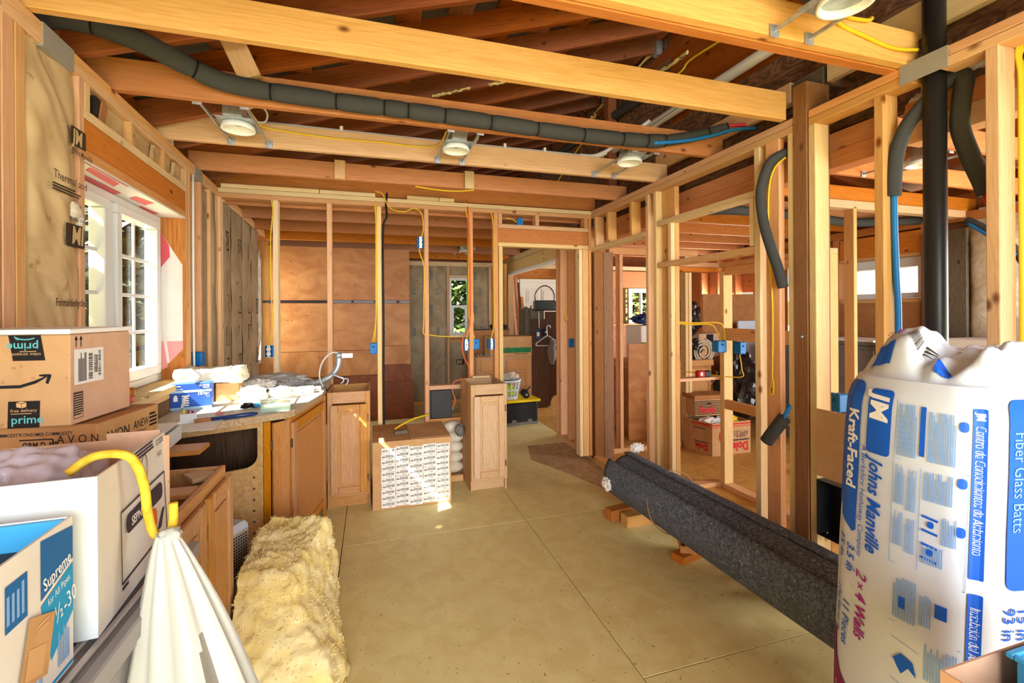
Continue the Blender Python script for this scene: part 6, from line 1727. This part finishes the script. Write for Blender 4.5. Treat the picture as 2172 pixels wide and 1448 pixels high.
for k in range(7):
    blob('metal_part', (.02 + .024 * k, .03 + .02 * (k % 3), .03), (.014, .01, .012), ('steel', 'dark_grey', 'white_plastic')[k % 3], hw, .3, 4, 2, True, k)
bt = thing('lidded_tote', 'black storage tote with a yellow lid on the far room floor', 'tote', (1.42, 5.62, 0), R(3))
bx('body', (.03, .67), (.02, .40), (.0, .29), 'black_plastic', bt, .02)
bx('lid', (0, .70), (0, .42), (.291, .325), 'yellow_plastic', bt, .01); bx('lid_recess', (.08, .62), (.06, .36), (.3255, .328), 'yellow_plastic', bt, .001)
for x in (.30, .52): bx('foot_tab', (x, x + .06), (.014, .019), (.03, .07), 'tote_grey', bt, .002)
bx('base_band', (.06, .66), (.015, .019), (.0, .035), 'tote_grey', bt, 0)
bk = thing('laundry_basket', 'white slotted laundry basket on the yellow lidded tote', 'basket', (1.72, 5.82, .329))
lathe('rim', [(.155, .225), (.17, .225), (.17, .25), (.155, .25), (.155, .225)], 'white_plastic', bk, (0, 0, 0), 24); lathe('base', [(0, 0), (.12, 0), (.125, .02), (0, .02)], 'white_plastic', bk, (0, 0, 0), 24)
lathe('hoop', [(.137, .11), (.145, .11), (.145, .125), (.137, .125), (.137, .11)], 'white_plastic', bk, (0, 0, 0), 24)
for k in range(16):
    a = 2 * math.pi * k / 16
    beam('bar', (.122 * math.cos(a), .122 * math.sin(a), .015), (.162 * math.cos(a), .162 * math.sin(a), .23), .012, .006, 'white_plastic', bk, 0)
blob('yellow_contents', (0, 0, .10), (.105, .105, .08), 'lime_plastic', bk, .3, 3, 3, True, 1)
tag(blob('towel', (1.72, 5.82, .625), (.14, .13, .05), 'beige_cloth', None, .4, 2.4, 4, False, 6), 'crumpled beige towel piled on the laundry basket', 'towel')
em = thing('ear_defenders', 'pair of black ear defenders on the yellow tote lid', 'ear defenders', (1.93, 5.72, .329), R(20))
lathe('cup', [(0, 0), (.045, .004), (.05, .03), (.035, .045), (0, .047)], 'black_plastic', em, (0, 0, .052), 18, (-.4, -1, 0)); lathe('cup', [(0, 0), (.045, .004), (.05, .03), (.035, .045), (0, .047)], 'black_plastic', em, (.06, .10, .052), 18, (.4, 1, 0))
lathe('cup_badge', [(.014, 0), (.012, .004), (0, .004)], 'steel', em, (-.02, -.047, .054), 14, (-.4, -1, 0))
tube('headband', [(0, -.01, .09), (.03, -.02, .125), (.09, .02, .145), (.13, .06, .13), (.12, .11, .09), (.07, .12, .07)], .008, 'black_plastic', em, 8, 6)
for i, (x, w, z0, z1, y, ry, m, lb) in enumerate(((2.26, .10, .0, 1.72, 6.93, 1, 'grey_wood', 'grey weathered fence board leaning left of the dark planks'), (2.32, .26, 0, 1.36, 6.56, 0, 'barn_wood', 'wide dark brown plank with a square top in the far room'), (2.56, .34, 0, 1.47, 6.60, 0, 'barn_wood', 'taller dark brown plank with an arched hole at its foot'), (2.33, .22, 1.1, 1.52, 6.66, 0, 'grey_wood', 'short grey board end showing above the dark plank'))):
    t = thing('old_board', lb, 'board', (x, y, 0))
    if i == 0:
        mesh('board', [(0, 0, 0), (.17, 0, 0), (.19, .0, 1.58), (.155, 0, 1.52), (.09, 0, 1.56), (.03, 0, 1.50), (-.01, 0, 1.56), (0, .025, 0), (.17, .025, 0), (.19, .025, 1.58), (.155, .025, 1.52), (.09, .025, 1.56), (.03, .025, 1.50), (-.01, .025, 1.56)],
             [(0, 1, 2, 3, 4, 5, 6), (13, 12, 11, 10, 9, 8, 7)] + [(j, j + 7, (j + 1) % 7 + 7, (j + 1) % 7) for j in range(7)], m, t)
        bx('nailed_strip', (.06, .12), (-.02, -.001), (.6, 1.5), 'grey_wood', t)
    elif i == 2:
        prof = [(0, 0), (.07, 0)] + [(.17 + .10 * math.cos(R(a)), .16 * math.sin(R(a))) for a in range(180, -1, -20)] + [(.34, 0), (w, z1), (0, z1)]
        prof = [(0, 0)] + [(.17 + .10 * math.cos(R(a)), .02 + .16 * math.sin(R(a))) for a in range(180, -1, -20)] + [(w, 0), (w, z1), (0, z1)]
        n_ = len(prof)
        mesh('board', [(a, 0, b) for a, b in prof] + [(a, .03, b) for a, b in prof], [tuple(range(n_)), tuple(range(n_, 2 * n_))[::-1]] + [(j, j + n_, (j + 1) % n_ + n_, (j + 1) % n_) for j in range(n_)], m, t)
    else:
        bx('board', (0, w), (0, .03), (z0, z1), m, t)
        if i == 1: lathe('nail', [(.008, 0), (.008, .004), (0, .004)], 'slot_dark', t, (.16, 0, 1.15), 10, (0, -1, 0))
        else: bx('post_behind', (.05, .15), (.035, .06), (0, 1.1), m, t)
hbz = thing('handbag', 'black croc handbag with an arched handle atop the dark planks', 'handbag', (2.54, 6.57, 1.485), R(-4))
bx('body', (-.18, .17), (-.04, .05), (0, .16), 'leather_black', hbz, .03)
tube('handle', [(-.15, 0, .14), (-.16, 0, .24), (-.10, 0, .34), (0, 0, .385), (.10, 0, .34), (.15, 0, .24), (.145, 0, .14)], .009, 'leather_black', hbz, 8, 8)
bx('flap', (-.17, .16), (-.046, -.041), (.06, .15), 'leather_black', hbz, .002); bx('side_trim', (.172, .18), (-.03, .04), (.0, .15), 'grey_plastic', hbz, .003)
for i, (x0, x1, y, h, m) in enumerate(((2.245, 2.21, 7.0, 2.0, 'fir_pink'), (2.33, 2.28, 7.05, 2.03, 'joist_orange'), (2.40, 2.33, 7.08, 1.96, 'barn_wood'), (2.45, 2.37, 7.0, 1.72, 'joist_orange'))):
    tag(beam('leaning_lath', (x0 - .02 + .06, y, 0.01), (x1 + .0, y + .2, h), .04, .02, m, None, .002, (0, 1, 0)), ('pale', 'tall orange', 'dark brown', 'short orange')[i] + ' wooden lath leaning in the far room corner', 'lath')
hg = thing('coat_hanger', 'white plastic coat hanger hooked on the dark plank', 'hanger', (2.56, 6.53, 1.0))
tube('hook', [(0, 0, .10), (-.01, 0, .20), (.0, 0, .25), (.04, 0, .255), (.05, 0, .22)], .008, 'white_plastic', hg, 8, 6)
tube('arms', [(0, 0, .11), (-.17, 0, .0), (-.18, 0, -.03), (-.15, 0, -.045), (.15, 0, -.045), (.18, 0, -.03), (.17, 0, 0), (0, 0, .11)], .008, 'white_plastic', hg, 8, 4)
tag(blob('hanging_cloth', (2.62, 6.50, .86), (.07, .03, .2), 'grey_cloth', None, .3, 2, 3, False, 2), 'grey cloth draped from the white coat hanger', 'cloth')
rp = thing('paint_brush', 'round brush and blue card hanging on the dark plank', 'brush', (2.41, 6.54, 1.1))
tube('stick', [(.02, 0, .12), (.015, 0, .38)], .006, 'white_plastic', rp, 8, 2); bx('blue_card', (-.03, .03), (-.012, -.002), (-.04, .1), 'box_blue_dark', rp, .003); bx('card_print', (-.022, .022), (-.014, -.0125), (.0, .06), 'label_white', rp, 0); lathe('reel', [(0, 0), (.05, .005), (.05, .03), (0, .035)], 'black_plastic', rp, (.09, 0, .06), 18, (0, -1, 0))

# ---- beyond the closet framing
def carton(label, x, y, z, w, d, h, rz, m, name='carton'):
    t = thing(name, label, 'box', (x, y, z), R(rz)); bx('carton', (0, w), (0, d), (0, h), m, t, .003); return t
mc = carton('white topped carton with bold black lettering under a blue sack', 3.10, 4.82, .873, .55, .35, .42, 0, 'label_white', 'lettered_carton')
prints('lettering', plane_f((0, -.0005, 0), (1, 0, 0), (0, 0, 1)), 'ink_black', [('t', 'Mat', .10, .12, .17, 0, {'b': .04}), ('l', .12, .4, .28, .30, 1)], mc)
prints('green_mark', plane_f((0, -.0005, 0), (1, 0, 0), (0, 0, 1)), 'ink_green', [('r', -.0, .05, .08, .22)], mc, .001)
tag(blob('blue_sack', (3.33, 4.98, 1.37), (.26, .16, .075), 'navy_film', None, .4, 2.6, 4, True, 3), 'crumpled navy blue plastic sack on the lettered carton', 'sack')
tag(bx('tall_panel', (2.78, 3.02), (4.58, 4.60), (.0, 1.10), 'plywood', None, .002), 'upright orange plywood panel left of the lime green bin', 'panel')
lmb = thing('lime_bin', 'lime green plastic bin standing in front of the lettered carton', 'bin', (3.10, 4.70, .873)); bx('body', (0, .42), (0, .11), (0, .22), 'lime_plastic', lmb, .012); bx('handle_slot', (.10, .2), (-.002, .001), (.17, .19), 'ink_black', lmb, 0); lathe('emblem', [(.02, 0), (.02, .003), (0, .003)], 'ink_white', lmb, (.17, 0, .09), 14, (0, -1, 0))
gb_ = ('rubbish sacks in the rooms beyond',)
tag(blob('bin_bag', (3.90, 5.08, 1.36), (.25, .2, .27), 'bag_black', None, .35, 2.4, 4, True, 1), 'black plastic sack heaped high behind the closet stud', 'bag')
tag(blob('bin_bag', (3.82, 4.82, 1.00), (.13, .12, .13), 'bag_black', None, .35, 2.6, 4, True, 6), 'lower black plastic sack lying on the panelled cabinet', 'bag')
tag(blob('bin_bag', (4.36, 4.62, .56), (.30, .28, .42), 'bag_black', None, .35, 2.4, 4, True, 9), 'tied black plastic sack standing beside the fruit cartons', 'bag')
sm_ = carton('small carton with a black square mark beside a rolled rug', 4.02, 4.92, .873, .36, .26, .30, 6, 'cardboard_pink', 'marked_carton')
prints('black_mark', plane_f((0, -.0005, 0), (1, 0, 0), (0, 0, 1)), 'ink_black', [('r', .12, .24, .18, .29), ('s', arc(.18, .03, .1, .06, 40, 140, 8), .01)], sm_)
rg = thing('rolled_rug', 'rolled beige rug end lying on the panelled cabinet', 'rug', (3.92, 4.72, .965)); 
sp_ = [(.012 * k ** .5 * 1.9 * math.cos(k * .45), 0, .012 * k ** .5 * 1.9 * math.sin(k * .45)) for k in range(1, 46)]
tube('spiral_edge', sp_, .011, 'beige_cloth', rg, 6, 2); lathe('roll', [(.11, .0), (.09, .012), (.0, .012)], 'cardboard', rg, (0, .03, 0), 20, (0, -1, 0))
su2 = thing('moulded_sheet', 'cream moulded plastic panel leaning behind the closet blocking', 'panel', (4.72, 5.0, .0), R(4)); bx('sheet', (0, .62), (0, .03), (0, 1.33), 'white_plastic', su2, .05); bx('ridge', (.05, .57), (-.012, -.001), (.77, .80), 'white_plastic', su2, .003)
tag(bx('brown_panel', (4.35, 5.3), (5.25, 5.27), (.0, 1.70), 'cardboard_dark', None, 0), 'large brown board standing behind the cream plastic panel', 'board')
# fruit cartons
fa = thing('apple_carton', 'open apple carton with red lettering on the side room floor', 'box', (3.20, 3.82, 0), R(0))
mesh('carton', [(0, .26, 0), (.07, 0, 0), (.55, 0, 0), (.58, .36, 0), (.0, .36, 0), (0, .26, .33), (.07, 0, .33), (.55, 0, .33), (.58, .36, .33), (0, .36, .33)], [(0, 1, 6, 5), (1, 2, 7, 6), (2, 3, 8, 7), (3, 4, 9, 8), (4, 0, 5, 9), (4, 3, 2, 1, 0)], 'cardboard', fa)
fF = plane_f((.07, -.0005, 0), (1, 0, 0), (0, 0, 1)); fL = plane_f((-.0005, .26, 0), (.07, -.26, 0), (0, 0, 1))
prints('red_print', fF, 'ink_red', [('r', 0, .48, .30, .315), ('r', .0, .48, .28, .287), ('t', 'Dole', .45, .115, .12, 180, {'b': .05, 'w': .85}), ('r', .08, .17, .13, .25, .045)], fa)
prints('dark_print', fF, 'ink_plum', [('t', 'APPLES', .45, .235, .07, 180, {'w': .85}), ('t', 'PREMIUM', .42, .19, .035, 180, {'w': .85}), ('r', .2, .46, .135, .15)], fa)
prints('red_print', fL, 'ink_red', [('r', .02, .25, .30, .315), ('r', .02, .25, .285, .292), ('t', 'Dole', .22, .10, .085, 180, {'b': .05, 'w': .85})], fa)
prints('dark_print', fL, 'ink_plum', [('r', .06, .22, .115, .125), ('l', .05, .2, .25, .27, 2)], fa)
for k, (m, x, y) in enumerate((('paper', .16, .16), ('white_plastic', .30, .14), ('yellow_plastic', .42, .16), ('grey_cloth', .46, .26))):
    blob('contents', (x, y, .31), (.10, .08, .05), m, fa, .4, 3, 3, True, k)
for i, (x, y, w, lb) in enumerate(((3.22, 4.02, .34, 'small fruit crate carton with red print resting on the apple carton'), (3.55, 4.24, .40, 'fruit crate carton with a raised corner behind the closet post'))):
    t = thing('fruit_carton', lb, 'box', (x, y, .365 if i == 0 else .30), R(-8 + 14 * i))
    bx('body', (.01, w - .01), (.01, .24), (0, .17), 'cardboard', t, .002); bx('lid', (0, w), (0, .25), (.171, .215), 'cardboard_dark', t, .002)
    f1 = plane_f((.01, .0095, 0), (1, 0, 0), (0, 0, 1))
    prints('grain_print', f1, 'ink', [('l', 0, w - .02, .01, .16, 9), ('r', w * .4, w * .4 + .05, .115, .14, .01)], t)
    prints('red_print', f1, 'ink_red', [('t', 'Fresh', .05, .03, .09, 0, {'b': .06, 'w': .9})], t, .0014)
tm = thing('tape_measure', 'red and black tape measure on the closet shelf board', 'tape measure', (2.565, 3.15, .919)); bx('body', (.0, .07), (0, .05), (0, .055), 'red_tool', tm, .008); bx('grip', (.06, .13), (0, .05), (0, .052), 'black_plastic', tm, .008); bx('number_patch', (.022, .042), (-.001, -.0002), (.015, .042), 'label_white', tm, 0)
# side room items near the white batt
ws = thing('white_cabinet', 'white boxed appliance below the unfaced batt in the side room', 'appliance', (5.1, 2.30, 0)); bx('body', (0, .4), (0, .75), (0, 1.10), 'door_white', ws, .01); bx('upper_unit', (.05, .4), (.30, .62), (1.101, 1.20), 'door_white', ws, .01); bx('badge', (-.003, 0), (.48, .6), (.98, 1.06), 'box_blue_dark', ws, 0); bx('orange_badge', (-.005, -.0035), (.50, .55), (.985, 1.03), 'cable_orange', ws, 0); bx('pegboard', (-.012, -.001), (.03, .42), (1.02, 1.09), 'label_white', ws, 0)
tag(bx('dark_picture', (5.55, 5.6), (2.36, 2.50), (.9, 1.42), 'black_plastic', None, .003), 'tall narrow dark board beside the unfaced batt', 'board')
tg = thing('red_case', 'red and dark tool case on the side room floor by the post', 'case', (2.95, 2.05, 0), R(-20)); bx('body', (0, .34), (0, .22), (0, .34), 'dark_grey', tg, .01); bx('lid', (-.004, .344), (-.004, .224), (.341, .42), 'red_tool', tg, .01); bx('latch', (.14, .2), (-.012, -.005), (.31, .36), 'bright_blue', tg, .002)
